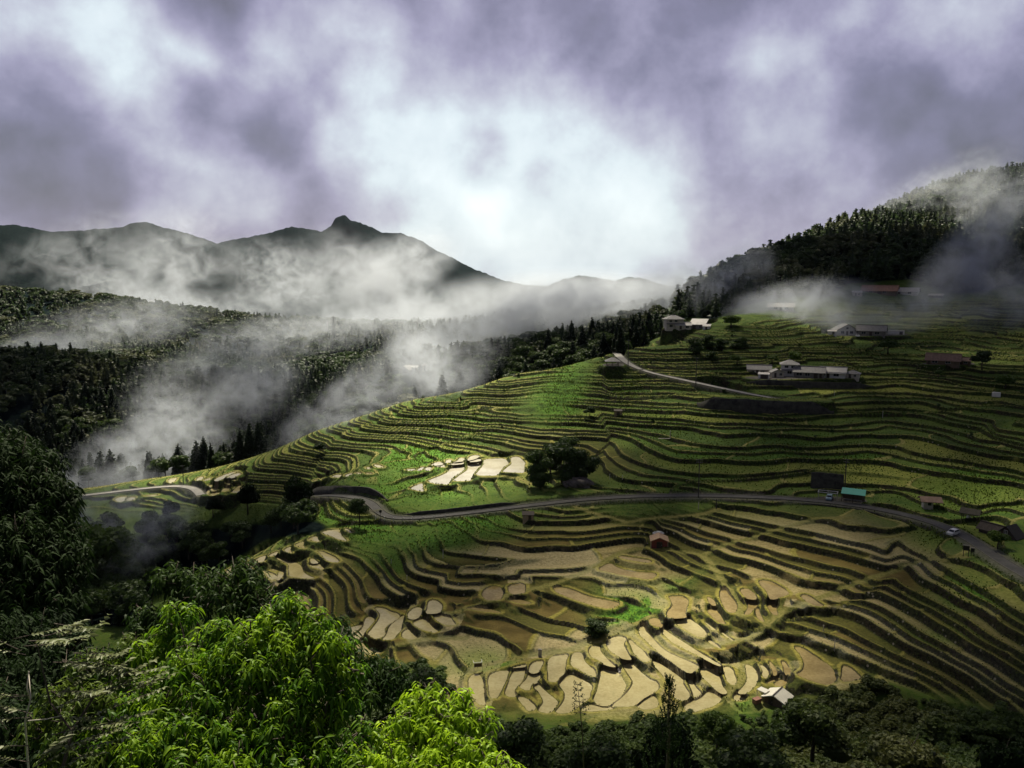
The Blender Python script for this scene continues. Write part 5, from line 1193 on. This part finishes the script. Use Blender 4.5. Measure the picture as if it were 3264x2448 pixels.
# trees rising from the near slope, in front of the lowest paddies
def slope_tree(u, vtop, Y, h, wide, me, tr, name, label, group=None):
    p = at(u, vtop, Y); g_ = float(zg(p[0], p[1])); H = p[2]-g_
    return tree(name, label, 'tree', group, (p[0], p[1], p[2]-h), h, me, tr, wide)
slope_tree(2290, 2262, 100, 6.5, 1.1, broad_me(71, L_LIME, 2200, lobes=14, size=.06), TRUNKS[0], 'lime_green_tree', 'bright green rounded tree at the edge of the thicket below the paddies')
slope_tree(2600, 2235, 92, 9, 1.25, broad_me(72, L_THICKET, 3000, lobes=18, size=.05), TRUNKS[1], 'broadleaf_tree', 'wide olive brown tree crown below the white roofed paddy hut')
slope_tree(2120, 2290, 70, 9, .95, broad_me(73, L_DEEP, 2600, lobes=16, size=.045), TRUNKS[2], 'broadleaf_tree', 'very dark tree crown under the black pine top')
slope_tree(1900, 2330, 75, 8, 1.2, broad_me(74, L_BROAD, 2600, lobes=16, size=.05), TRUNKS[0], 'broadleaf_tree', 'green tree crown below the thin bare sapling')
slope_tree(2420, 2330, 80, 8, 1.2, broad_me(75, L_BROAD, 2600, lobes=16, size=.05), TRUNKS[0], 'broadleaf_tree', 'dark green crown under the bright green rounded tree')
slope_tree(1640, 2290, 80, 7, 1.3, broad_me(76, L_BROAD, 2600, lobes=16, size=.05), TRUNKS[0], 'broadleaf_tree', 'dark crown between the bright leaf crown and the near paddies')
slope_tree(2900, 2330, 78, 8, 1.3, broad_me(77, L_THICKET, 2600, lobes=16, size=.05), TRUNKS[0], 'broadleaf_tree', 'brownish crown below the pale stone path')
slope_tree(3200, 2330, 66, 9, .8, broad_me(78, L_DEEP, 2600, lobes=16, size=.05), TRUNKS[0], 'broadleaf_tree', 'blackish upright tree at the corner of the thicket')
slope_tree(1350, 2130, 105, 6, 1.4, broad_me(79, L_BROAD, 2200, lobes=14, size=.055), TRUNKS[0], 'broadleaf_tree', 'dull green crown behind the eastern leaf crown')
slope_tree(1180, 2090, 100, 6, 1.4, broad_me(80, L_BROAD, 2200, lobes=14, size=.055), TRUNKS[0], 'broadleaf_tree', 'dark crown behind the notch between the two bright leaf crowns')
# black pine top and thin sapling
p = at(2132, 2160, 46); t = thing('pine_tree', (p[0], p[1], p[2]-9), 'black pine with upright candle shoots rising before the near paddies', 'tree')
MB().tube([(0,0,-2),(.1,0,5),(0,0,9)], [.16,.1,.02], 7).build('trunk', BARK, t, True)
rr_ = np.random.default_rng(5); C = []; AX = []
for i in range(230):
    z = 9-6.8*rr_.random()**.9; a = rr_.random()*6.28; l = (9.1-z)**.8*.36*(.3+.8*rr_.random()); base_ = np.array([l*math.cos(a)*.9, l*math.sin(a)*.9, z-.15]); up = np.array([.25*math.cos(a), .25*math.sin(a), 1])
    for s in np.linspace(0, .55, 14): C.append(base_+up*s+rr_.normal(0, .03, 3)); AX.append(up*.6+rr_.normal(0, .45, 3))
C = np.array(C); co, q = cards(C, np.array(AX), .2, .055, rr_)
o = link(bpy.data.objects.new('crown', np_mesh('crown', co, q, L_DEEP, tint=rr_.random(len(q))))); o.parent = t
p = at(1840, 2175, 40); t = thing('sapling', (p[0], p[1], p[2]-5), 'thin sapling with sparse whorls of twigs before the near paddies', 'tree')
MB().tube([(.55,0,-3),(.3,0,2.2),(.12,0,3.9),(0,0,5)], [.04,.028,.02,.008], 6).build('trunk', BARK, t, True)
m = MB(); C = []; AX = []
for zt in (4.85, 4.55, 4.2, 3.9, 3.6, 3.3):
    for a in (0.2, 2.6, 3.6, 5.4):
        l = .18+.22*(5-zt)*.7*rr_.uniform(.7, 1.2); b0 = np.array([(5-zt)*.11, 0, zt]); b1 = b0+np.array([l*math.cos(a), l*math.sin(a), .12]); m.tube([tuple(b0), tuple(b1)], [.014, .008], 4)
        for k_ in range(9): C.append(b0+(b1-b0)*rr_.uniform(.55, 1.1)+rr_.normal(0, .035, 3)); AX.append(rr_.normal(0, 1, 3)+np.array([0, 0, .6]))
m.build('twigs', BARK, t); co, q = cards(np.array(C), np.array(AX), .12, .05, rr_)
o = link(bpy.data.objects.new('leaves', np_mesh('leaves', co, q, L_DEEP, tint=rr_.random(len(q))))); o.parent = t

# ---------------------------------------------------------------- near trees with real leaves
def leaf_blades(base, direc, length, width, droop, r):
    """curved, keeled blades: 5 cross sections, 8 quads each"""
    n = len(base); d = unit(direc); side = unit(np.cross(d, unit(r.normal(size=(n, 3))*.55+np.array([0, 0, 1.0])))); nrm = np.cross(side, d)
    S = np.array([0, .22, .5, .78, 1.0]); Wd_ = np.array([.12, .85, 1.0, .62, .02]); V = []
    for s, w in zip(S, Wd_):
        mid = base + d*(length*s)[:, None] + np.array([0, 0, -1.0])*(droop*length*s*s)[:, None]
        hw = (width*w/2)[:, None]
        V += [mid-side*hw+nrm*hw*.35, mid, mid+side*hw+nrm*hw*.35]
    V = np.stack(V, 1); f = []
    for j in range(4):
        for k_ in (0, 1): a = j*3+k_; f.append((a, a+1, a+4, a+3))
    Q = (np.arange(n)[:, None, None]*15+np.array(f)[None]).reshape(-1, 4)
    return V.reshape(-1, 3), Q
def leafy_crown(lobes, r, dens, leaf_len, per=9, spread=.9):
    """drooping tufts over the lobes' outer surfaces; lobes are (centre, radius)"""
    B = []; D = []; T = []
    for c, rad in lobes:
        n = int(dens*rad*rad*r.uniform(.65, 1.15)); mood = r.normal(0, .11); d = unit(r.normal(size=(n, 3))); d[:, 2] = np.abs(d[:, 2])*1.0-.25*(r.random(n) < .4); d = unit(d)
        tip = c + d*(rad*r.uniform(.55, 1.12, n)[:, None])*np.array([1, 1, .85])
        lift = d[:, 2]
        for i in range(n):
            k = per + r.integers(-2, 3); a0 = r.random()*6.28; ax_ = unit(d[i]*.55+np.array([0, 0, .45]))
            e1 = unit(np.cross(ax_, r.normal(size=3))); e2 = np.cross(ax_, e1)
            an = a0+np.arange(k)*2.4; pos = tip[i] - ax_*np.linspace(0, leaf_len*1.5, k)[:, None]
            dr = (np.cos(an)[:, None]*e1+np.sin(an)[:, None]*e2)*spread + ax_*np.linspace(.75, .05, k)[:, None] + np.array([0, 0, -.75])
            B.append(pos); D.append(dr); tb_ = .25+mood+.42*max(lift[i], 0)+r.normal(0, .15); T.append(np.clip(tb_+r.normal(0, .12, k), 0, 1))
    B = np.concatenate(B); D = np.concatenate(D); T = np.concatenate(T); n = len(B)
    L = leaf_len*r.uniform(.5, 1.3, n); co, q = leaf_blades(B, D, L, L*r.uniform(.24, .33, n), r.uniform(.25, .85, n), r)
    return co, q, np.repeat(T, 8)
def hero_tree(name, label, lobes_px, foot, mat, dens, leaf_len, seed, per=9, bark=BARK, group=None):
    r = np.random.default_rng(seed)
    lobes = [(at(u, v, Y), rad) for u, v, Y, rad in lobes_px]
    f = np.array([foot[0], foot[1], float(zg(foot[0], foot[1]))-.3]); t = thing(name, tuple(f), label, 'tree', group)
    cen = np.mean([c for c, _ in lobes], 0); top = cen - f
    m = MB(); fork = top*np.array([.75, .75, .62]); R0 = .035*np.linalg.norm(top)*.6
    m.tube([(0,0,0), tuple(fork*.5+r.normal(0, .08, 3)), tuple(fork)], [R0*1.2, R0, R0*.8], 9)
    m.build('trunk', bark, t, True)
    m = MB()
    for c, rad in lobes:
        e = c-f; mid = fork*.45+e*.55+r.normal(0, .12, 3)-np.array([0, 0, .15*rad]); m.tube([tuple(fork), tuple(mid), tuple(e)], [R0*.5, R0*.28, R0*.1], 6)
        for _ in range(7):
            d = unit(r.normal(size=3)+np.array([0, 0, .5])); m.tube([tuple(e), tuple(e+d*rad*.5+r.normal(0, .04, 3)), tuple(e+d*rad*.95)], [R0*.12, R0*.08, R0*.03], 4)
    m.build('limbs', bark, t, True)
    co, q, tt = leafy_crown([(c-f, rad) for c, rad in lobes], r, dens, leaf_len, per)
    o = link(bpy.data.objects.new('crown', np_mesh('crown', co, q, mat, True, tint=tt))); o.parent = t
    return t
hero_tree('chestnut_tree', 'bright yellow green leaf crown nearest the camera, with the higher dome', [(930,1935,9.8,.26),(870,1985,9.7,.3),(1000,1990,9.6,.28),(800,2040,9.5,.32),(930,2060,9.4,.36),(1060,2060,9.3,.28),(1110,2140,9.2,.22),(700,2020,9.8,.25),(730,2110,9.3,.34),(850,2140,9.2,.38),(1000,2160,9.1,.36),(1090,2220,9.0,.26),
   (570,1955,10.2,.24),(540,2020,10.1,.26),(630,2060,9.8,.28),(600,2140,9.4,.34),(470,2080,9.9,.26),(500,2170,9.5,.3),(390,2160,9.8,.26),(660,2220,9.0,.36),(790,2240,8.9,.36),(920,2270,8.8,.36),(1040,2310,8.8,.3),(520,2270,9,.34),(400,2270,9.1,.3),(620,2330,8.6,.36),(760,2350,8.6,.36),(900,2370,8.5,.36),(1030,2400,8.5,.32),
   (480,2380,8.5,.34),(340,2370,8.7,.3),(600,2440,8.2,.36),(750,2460,8.2,.36),(900,2470,8.2,.36),(1040,2490,8.2,.34),(1140,2430,8.3,.28),(440,2470,8.2,.32),(1150,2330,8.6,.2)], (-2.6, 9.3), L_HERO, 620, .10, 11, per=10)
hero_tree('chestnut_tree', 'bright yellow green leaf crown beside the first paddies, the lower of two', [(1340,2225,8.8,.2),(1400,2240,8.7,.2),(1470,2225,8.7,.18),(1300,2280,8.6,.24),(1390,2310,8.5,.26),(1480,2300,8.5,.24),(1545,2290,8.5,.16),(1240,2340,8.6,.22),(1330,2370,8.4,.28),(1440,2390,8.2,.28),(1530,2380,8.2,.22),(1260,2430,8.2,.28),(1370,2450,8.0,.28),(1480,2460,8.0,.26),(1580,2440,7.9,.2),(1630,2480,7.8,.18),(1180,2450,8.2,.24),(1370,2180,8.9,.1)], (-.9, 8.3), L_HERO, 700, .095, 12, per=10)
hero_tree('oak_tree', 'dark leaved crown behind the higher bright dome', [(620,1880,13,.5),(760,1850,13,.45),(700,1920,12.6,.6),(830,1930,12.5,.5),(1060,2020,11.5,.35),(1100,2120,11.5,.5),(1210,2180,11.5,.5),(1130,2230,11,.5),(540,1850,13,.35),(480,1990,12.5,.45),(1000,2050,11,.4)], (-3.2, 12.6), L_OLD, 420, .115, 13)
hero_tree('oak_tree', 'olive green leaf crown between the feathered sapling and the bright dome', [(280,2130,9.6,.28),(200,2230,9.2,.3),(310,2240,9.1,.3),(230,2330,8.8,.32),(370,2330,8.9,.3),(130,2330,9,.28),(330,2430,8.5,.32),(200,2450,8.5,.32),(410,2060,10,.22),(340,2110,9.8,.22)], (-3.6, 9.2), L_MID, 560, .095, 16, per=10)
# pale pinnate sapling on the west side
r = np.random.default_rng(21)
f = np.array([*at(90, 2440, 7.2)[:2], 0]); f[2] = float(zg(f[0], f[1])); t = thing('pinnate_sapling', tuple(f), 'sparse greyish sapling with feathered leaves and a bleached bare stem', 'tree')
P = lambda u, v, Y: tuple(at(u, v, Y)-f)
MB().tube([(0,0,-.2), P(88,2420,7.2), P(80,2300,7.2), P(98,2225,7.15), P(92,2150,7.3)], [.014,.009,.008,.006,.003], 7).tube([P(95,2228,7.2), P(85,2190,7.2), P(92,2140,7.2)], [.007,.006,.003], 6).tube([P(90,2298,7.2), P(150,2292,7.1), P(200,2280,7.0)], [.007,.005,.0025], 6).build('stem', BARK_PALE, t, True)
tw = MB(); FR = [(85,2040,7.3,-.2),(60,2060,7.3,2.8),(130,2050,7.2,.3),(180,2010,7.6,.5),(210,2000,7.6,.2),(40,2240,7.1,3.0),(60,2290,7.0,2.6),(25,2270,7.0,2.9),(190,2120,7.5,.2),(240,2090,7.6,.5),(270,2140,7.5,.1),(330,2150,7.5,.3),(390,2160,7.4,.2),(430,2190,7.4,.1),(300,2210,7.3,.5),(350,2230,7.3,.2),(250,2240,7.3,.6),(150,2230,7.2,.4),
   (230,2310,7.1,.6),(290,2340,7.0,.3),(250,2380,7.0,.2),(60,2400,6.8,2.8),(120,2420,6.8,.3),(30,2430,6.8,3.0),(170,2440,6.8,.4),(320,2290,7.1,.3),(400,2240,7.2,.1),(210,2190,7.3,.3),(280,2090,7.6,.2),(190,2350,7.0,.5)]
B = []; D = []; T = []
for u, v, Y, a in FR:
    for rep in range(2):
        c0 = at(u, v, Y)-f+r.normal(0, .05, 3); dx = np.array([math.cos(a+r.normal(0, .35)), r.normal(0, .3), .25+r.normal(0, .2)]); dx = unit(dx); ln = r.uniform(.28, .45); sd_ = unit(np.cross(dx, np.array([0, 0.3, 1.0])))
        tw.tube([tuple(c0-dx*.1), tuple(c0+dx*ln*.6), tuple(c0+dx*ln-np.array([0, 0, .04]))], [.005,.004,.002], 4)
        for s in np.linspace(.15, 1, 8):
            for sg in (-1, 1): B.append(c0+dx*ln*s); D.append(sd_*sg+dx*.45+np.array([0, 0, -.1])); T.append(r.uniform(.2, 1))
tw.tube([P(200,2448,6.9), P(230,2330,7.1), P(300,2220,7.3), P(420,2180,7.4)], [.02,.015,.011,.006], 5).tube([P(230,2330,7.1), P(160,2240,7.2), P(120,2060,7.25)], [.012,.01,.005], 5)
tw.build('twigs', BARK, t); B = np.array(B); L = r.uniform(.07, .105, len(B)); co, q = leaf_blades(B, np.array(D), L, L*.36, r.uniform(.05, .3, len(B)), r)
o = link(bpy.data.objects.new('leaves', np_mesh('leaves', co, q, L_PINNATE, True, tint=np.repeat(T, 8)))); o.parent = t
# tall dark tree on the west edge
hero_tree('evergreen_tree', 'tall very dark evergreen filling the west edge of the view', [(-60,1480,30,2.0),(60,1520,29,1.6),(130,1600,28,1.3),(20,1640,28,2.2),(120,1720,27,1.5),(180,1620,28,.7),(60,1800,26,2.0),(160,1830,26,1.3),(60,1920,25,1.8),(200,1930,25,.8),(-60,1750,27,2.2),(-80,1950,25,2.2),(20,1440,30,1.0)], (-19, 28), L_DEEP, 110, .26, 14, per=11)
hero_tree('evergreen_shrub', 'evergreen shrub with shade-dark leaf colour under the tall dark tree at the west corner', [(100,2080,19,1.2),(-40,2100,18,1.3),(220,2060,19,.7),(40,2250,16,1.3),(200,2200,16,1.0),(-60,2350,14,1.3),(120,2400,13,1.2),(320,2150,16,.7),(300,2380,12.5,1.0)], (-8.5, 15), L_DEEP, 190, .17, 15, per=10)  # the slope's shade is put into the near-black leaf colour
# ---------------------------------------------------------------- daylight
SUN_EL, SUN_AZ = math.radians(52), math.radians(-8)     # azimuth from straight ahead, negative = towards the west side of the valley
sun_dir = np.array([math.sin(SUN_AZ)*math.cos(SUN_EL), math.cos(SUN_AZ)*math.cos(SUN_EL), math.sin(SUN_EL)])
sd = bpy.data.lights.new('sun', 'SUN'); sd.energy = 5.0; sd.angle = math.radians(3.0); sd.color = (1, .91, .74)
so = bpy.data.objects.new('sun', sd); link(so); so.rotation_euler = Vector((-sun_dir).tolist()).to_track_quat('-Z', 'Y').to_euler(); so.location = (0, 0, 900)
world = bpy.data.worlds.new('World'); sc.world = world; world.use_nodes = True
world.cycles.sampling_method = 'MANUAL'; world.cycles.sample_map_resolution = 512
nt = world.node_tree; nt.nodes.clear(); g = NT(nt)
out = nt.nodes.new('ShaderNodeOutputWorld')
sky = g.n('ShaderNodeTexSky', sky_type='NISHITA', sun_disc=False, sun_elevation=SUN_EL, sun_rotation=SUN_AZ, air_density=1.0, dust_density=2.0)
co = g.n('ShaderNodeTexCoord').outputs['Generated']
n1 = g.noise(4.2, 3, co, .5, dist=.12); n2 = g.noise(10.0, 6, co, .58, dist=.08)
cloud = g.math('ADD', g.math('MULTIPLY', n1, .55), g.math('MULTIPLY', n2, .45))
cloud = g.math('ADD', g.math('MULTIPLY', g.math('SUBTRACT', cloud, .5), 1.1), .52)

def lobe(u, v, rad, amt):
    d = ray(u, v); d = d/np.linalg.norm(d)
    dp = g.n('ShaderNodeVectorMath', operation='DOT_PRODUCT'); g.link(co, dp.inputs[0]); dp.inputs[1].default_value = tuple(d)
    return g.ramp(dp.outputs['Value'], math.cos(rad), math.cos(rad*.12), 0, amt)
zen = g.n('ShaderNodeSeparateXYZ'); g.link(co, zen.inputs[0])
acc = g.math('SUBTRACT', cloud, g.ramp(zen.outputs['Z'], .36, .72, 0, .46)); acc = g.math('SUBTRACT', acc, g.ramp(zen.outputs['Y'], .35, -.35, 0, .30)); acc = g.math('SUBTRACT', acc, g.ramp(zen.outputs['Z'], .17, .36, 0, .06))     # sky darkened overhead and behind, mostly out of view, to lower the ambient light
for l in ((1650,690,.27,.18),(1900,840,.26,.13),(1500,450,.13,.05),(1250,400,.12,.05),(1080,350,.08,.06),(300,190,.15,.15),(620,220,.10,.10),(130,60,.12,.09),(920,100,.06,.12),(1150,150,.07,.09),(2500,320,.09,.09),(3130,50,.09,.13),(850,560,.12,.05),
          (540,320,.06,-.12),(640,350,.06,-.10),(730,390,.06,-.12),(900,420,.055,-.12),(660,10,.06,-.15),(120,470,.12,-.13),(330,560,.12,-.09),(0,300,.07,-.06),(1080,240,.06,-.07),(1260,250,.05,-.05),(1530,500,.05,-.10),(1500,60,.14,-.06),(2150,60,.2,-.07),(2750,150,.12,-.05),(3000,600,.2,-.06),(2350,620,.12,-.07),(3250,330,.16,-.12),(2900,430,.1,-.05)):
    acc = g.math('ADD', acc, lobe(*l))
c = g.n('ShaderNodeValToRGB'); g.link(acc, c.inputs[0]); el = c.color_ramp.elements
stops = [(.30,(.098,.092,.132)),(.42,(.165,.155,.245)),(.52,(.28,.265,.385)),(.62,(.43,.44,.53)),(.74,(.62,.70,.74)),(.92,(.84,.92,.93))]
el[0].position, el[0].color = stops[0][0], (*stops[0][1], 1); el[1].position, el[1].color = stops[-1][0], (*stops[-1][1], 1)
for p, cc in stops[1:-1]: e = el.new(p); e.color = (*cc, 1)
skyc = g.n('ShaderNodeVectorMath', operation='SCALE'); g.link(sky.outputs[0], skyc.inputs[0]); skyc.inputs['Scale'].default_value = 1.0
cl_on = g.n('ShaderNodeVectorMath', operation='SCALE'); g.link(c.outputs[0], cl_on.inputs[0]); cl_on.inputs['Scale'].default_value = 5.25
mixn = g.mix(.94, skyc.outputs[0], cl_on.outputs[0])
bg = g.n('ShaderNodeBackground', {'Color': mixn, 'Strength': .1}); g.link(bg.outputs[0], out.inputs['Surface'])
sc.view_settings.view_transform = 'Standard'; sc.view_settings.look = 'None'; sc.view_settings.gamma = 1; sc.view_settings.exposure = 1.15
sc.cycles.max_bounces = 6; sc.cycles.diffuse_bounces = 2; sc.cycles.glossy_bounces = 2; sc.cycles.transmission_bounces = 3; sc.cycles.transparent_max_bounces = 8; sc.cycles.volume_bounces = 0
sc.cycles.use_denoising = True
# ---------------------------------------------------------------- air: thin haze and drifting mist
m, nt, out = new_mat('air'); g = NT(nt)
pv_ = g.n('ShaderNodeVolumePrincipled', {'Color': (.70,.82,1.0,1), 'Density': 0.8e-5, 'Anisotropy': 0.0}); g.link(pv_.outputs[0], out.inputs['Volume'])
lowest = float(ZG.min())
o = MB().box(-11500, 11500, -1200, 11500, lowest-1.5, 545).build('haze', m); tag(o, kind='stuff')
def mist_material(dens, scale, cut, seed, col=(.84,.92,1.0)):
    m, nt, out = new_mat('drifting_mist'); g = NT(nt)
    ob = g.n('ShaderNodeTexCoord').outputs['Object']; pos = g.n('ShaderNodeNewGeometry').outputs['Position']
    ln = g.n('ShaderNodeVectorMath', operation='LENGTH'); g.link(ob, ln.inputs[0])
    fall = g.ramp(ln.outputs['Value'], 1.0, .15, 0, 1)
    mp = g.n('ShaderNodeMapping', {'Location': (seed*13.7, seed*5.1, seed*3.3), 'Scale': (1, 1, 1.15)}); g.link(pos, mp.inputs['Vector'])
    n = g.noise(scale, 4.0, mp.outputs[0], .58, dist=1.0)
    n = g.ramp(n, cut-.03, cut+.30, 0, 1)
    d = g.math('MULTIPLY', g.math('MULTIPLY', fall, n), dens)
    v = g.n('ShaderNodeVolumePrincipled', {'Color': (*col, 1), 'Density': d, 'Anisotropy': 0.15}); g.link(v.outputs[0], out.inputs['Volume'])
    m.cycles.volume_step_rate = 1.0
    return m
def mist(u, v, Y, ru, rv, depth, tau, tilt=0, cut=.42, rel=.9, col=(.84,.92,1.0)):
    """a bank of mist centred on the survey point; ru, rv are its half sizes in px at that distance"""
    k = Y/F_PX; c = at(u, v, Y); rx, rz = ru*k, rv*k
    bm = bmesh.new(); bmesh.ops.create_icosphere(bm, subdivisions=3, radius=1.0); me = bpy.data.meshes.new('mist'); bm.to_mesh(me); bm.free()
    o = link(bpy.data.objects.new('mist', me)); o.location = c; o.scale = (rx, depth, rz)
    o.rotation_euler = (0, math.radians(-tilt), -math.atan2(c[0], c[1]))
    mist.n += 1
    me.materials.append(mist_material(tau/depth, rel*2.2/min(rx, rz*2), cut, mist.n, col)); tag(o, kind='stuff'); return o
mist.n = 0
MIST = [ # u, v, distance, half width px, half height px, half depth m, optical depth, tilt, cut, grain
 (1190,930,2000,330,200,350,4.5,-25,.44,1.6),(1280,850,2200,240,120,250,3.5,25,.42,1.3),(900,890,1900,150,230,250,3,70,.46,1.5),(330,930,1800,130,200,250,2.2,70,.46,1.5),(520,900,1700,340,220,300,3.6,45,.47,1.7),(680,1010,1300,520,100,260,2.4,14,.47,1.7),(560,1000,1500,120,230,200,2.4,75,.44,1.4),
 (230,820,2000,340,140,300,1.8,25,.48,1.4),(1000,1050,900,620,100,180,2.6,10,.46,1.6),(1430,1000,1100,420,110,260,3.0,10,.42,1.3),(300,1060,800,480,110,180,2.6,14,.47,1.5),(80,1160,620,280,100,120,3.4,18,.42,1.1),
 (575,1370,384,170,230,36,1.9,48,.42,1.6),(820,1230,420,230,150,40,1.2,42,.44,1.6),(420,1430,380,260,110,44,2.2,18,.43,1.2),(380,1525,356,330,80,32,2.8,4,.38,1.0),(680,1160,520,360,100,90,1.6,16,.45,1.6),
 (1345,1150,430,110,170,46,3,40,.40,1.1),(1120,1280,340,400,130,24,1.2,34,.42,1.3),(1430,1200,352,260,120,24,1.0,36,.42,1.3),(1480,1070,520,330,90,80,3.2,14,.40,1.1),(1750,990,560,330,110,100,3.6,12,.38,1.0),
 (1900,955,850,420,85,180,2.8,6,.41,1.3),(2120,930,620,210,100,100,3.2,25,.40,1.1),(2330,900,520,190,120,55,2.2,40,.42,1.1),(2540,985,455,300,110,40,3.4,10,.40,1.3),(2760,1050,440,260,70,30,1.3,8,.42,1.3),(2640,1090,425,150,90,26,1.8,70,.42,1.1),
 (2850,1000,430,300,80,34,1.8,8,.43,1.2),(3080,820,470,330,110,55,2.8,52,.40,1.2),(3200,950,425,220,190,44,1.8,35,.43,1.2),(2950,620,760,320,90,120,1.5,28,.46,1.4),(3150,640,700,200,150,120,1.8,55,.44,1.4),
 (480,1690,248,260,120,22,1.3,40,.44,1.3),(300,1630,268,300,110,26,1.5,12,.45,1.2),(1830,930,3000,520,90,800,2,0,.36,.8),(760,1250,470,260,90,60,1.6,20,.45,1.2),
]
for a in MIST: mist(*a)

# ---------------------------------------------------------------- added puffs out of view overhead, laid to shade the ground outside the lit areas
LIT = [ # (u, v, half widths, amount): wanted sunlight, where the added puffs leave gaps
 (1330,1330,480,230,1.0),(1500,1500,260,110,1.0),(1860,2110,420,190,1.0),(1230,2010,230,140,.95),(860,1780,190,110,.8),(520,1530,280,80,.9),(1780,1230,160,120,.95),(1300,1600,200,60,.6),(2330,1900,330,190,.9),
 (1850,1830,420,170,.6),(2050,1250,220,130,.55),(2150,1420,330,120,.22),(2480,1180,220,60,.25),(2200,1050,160,70,.6),(1300,1150,400,90,.6),(2550,2080,220,110,.45),(2560,990,160,60,.9),(2200,2400,700,90,.35),(560,1390,160,130,.9),(1500,1000,500,120,.9),(800,1050,700,150,.9),(450,1330,350,220,.75),(2650,1000,250,80,.6),(1000,2250,600,260,.9),(3150,1600,120,90,.2)]
H_CL = 640.0; STEP_CL = 17.0
cs = np.tan(PI/2-SUN_EL)
gx, gy = np.meshgrid(np.arange(-420, 470, STEP_CL), np.arange(-40, 640, STEP_CL)); r = np.random.default_rng(99)
gx = gx.ravel()+r.uniform(-6, 6, gx.size); gy = gy.ravel()+r.uniform(-6, 6, gy.size); gz = zg(gx, np.maximum(gy, 2))
uu, vv = project(gx, np.maximum(gy, 8), gz)
lit = np.zeros(len(gx))
for u, v, a, b, s_ in LIT: lit = np.maximum(lit, s_*np.exp(-(((uu-u)/a)**2+((vv-v)/b)**2)**1.3))
lit = np.where(gy < 60, np.where(np.abs(gx+1) < 26, 1.0, .1), lit)
lit = np.clip(lit*1.12 + .10*fbm(gx/60, gy/60, 121, 3), .02, 1)
k = (H_CL-gz)/sun_dir[2]; cx = gx+sun_dir[0]*k; cy = gy+sun_dir[1]*k
bm = bmesh.new(); bmesh.ops.create_icosphere(bm, subdivisions=1, radius=1.0); bv = np.array([v.co[:] for v in bm.verts]); bf = np.array([[v.index for v in f.verts] for f in bm.faces]); bm.free()
CO = []; Q = []; b = 0
for i in range(len(cx)):
    cov = 1-lit[i]
    if cov < .06: continue
    R = STEP_CL*math.sqrt(cov)*.78
    s_ = np.array([R*r.uniform(.9, 1.15), R*r.uniform(.9, 1.15), R*r.uniform(.45, .8)])
    CO.append(bv*s_*r.uniform(.92, 1.08, (len(bv), 1))+np.array([cx[i], cy[i], H_CL+r.uniform(-6, 22)])); Q.append(bf+b); b += len(bv)
M_SHADE_PUFF = plain('cloud', (.80,.80,.83), 1.0, .05, .05)
o = link(bpy.data.objects.new('clouds', np_mesh('clouds', np.concatenate(CO), np.concatenate(Q), M_SHADE_PUFF, True))); tag(o, kind='stuff')
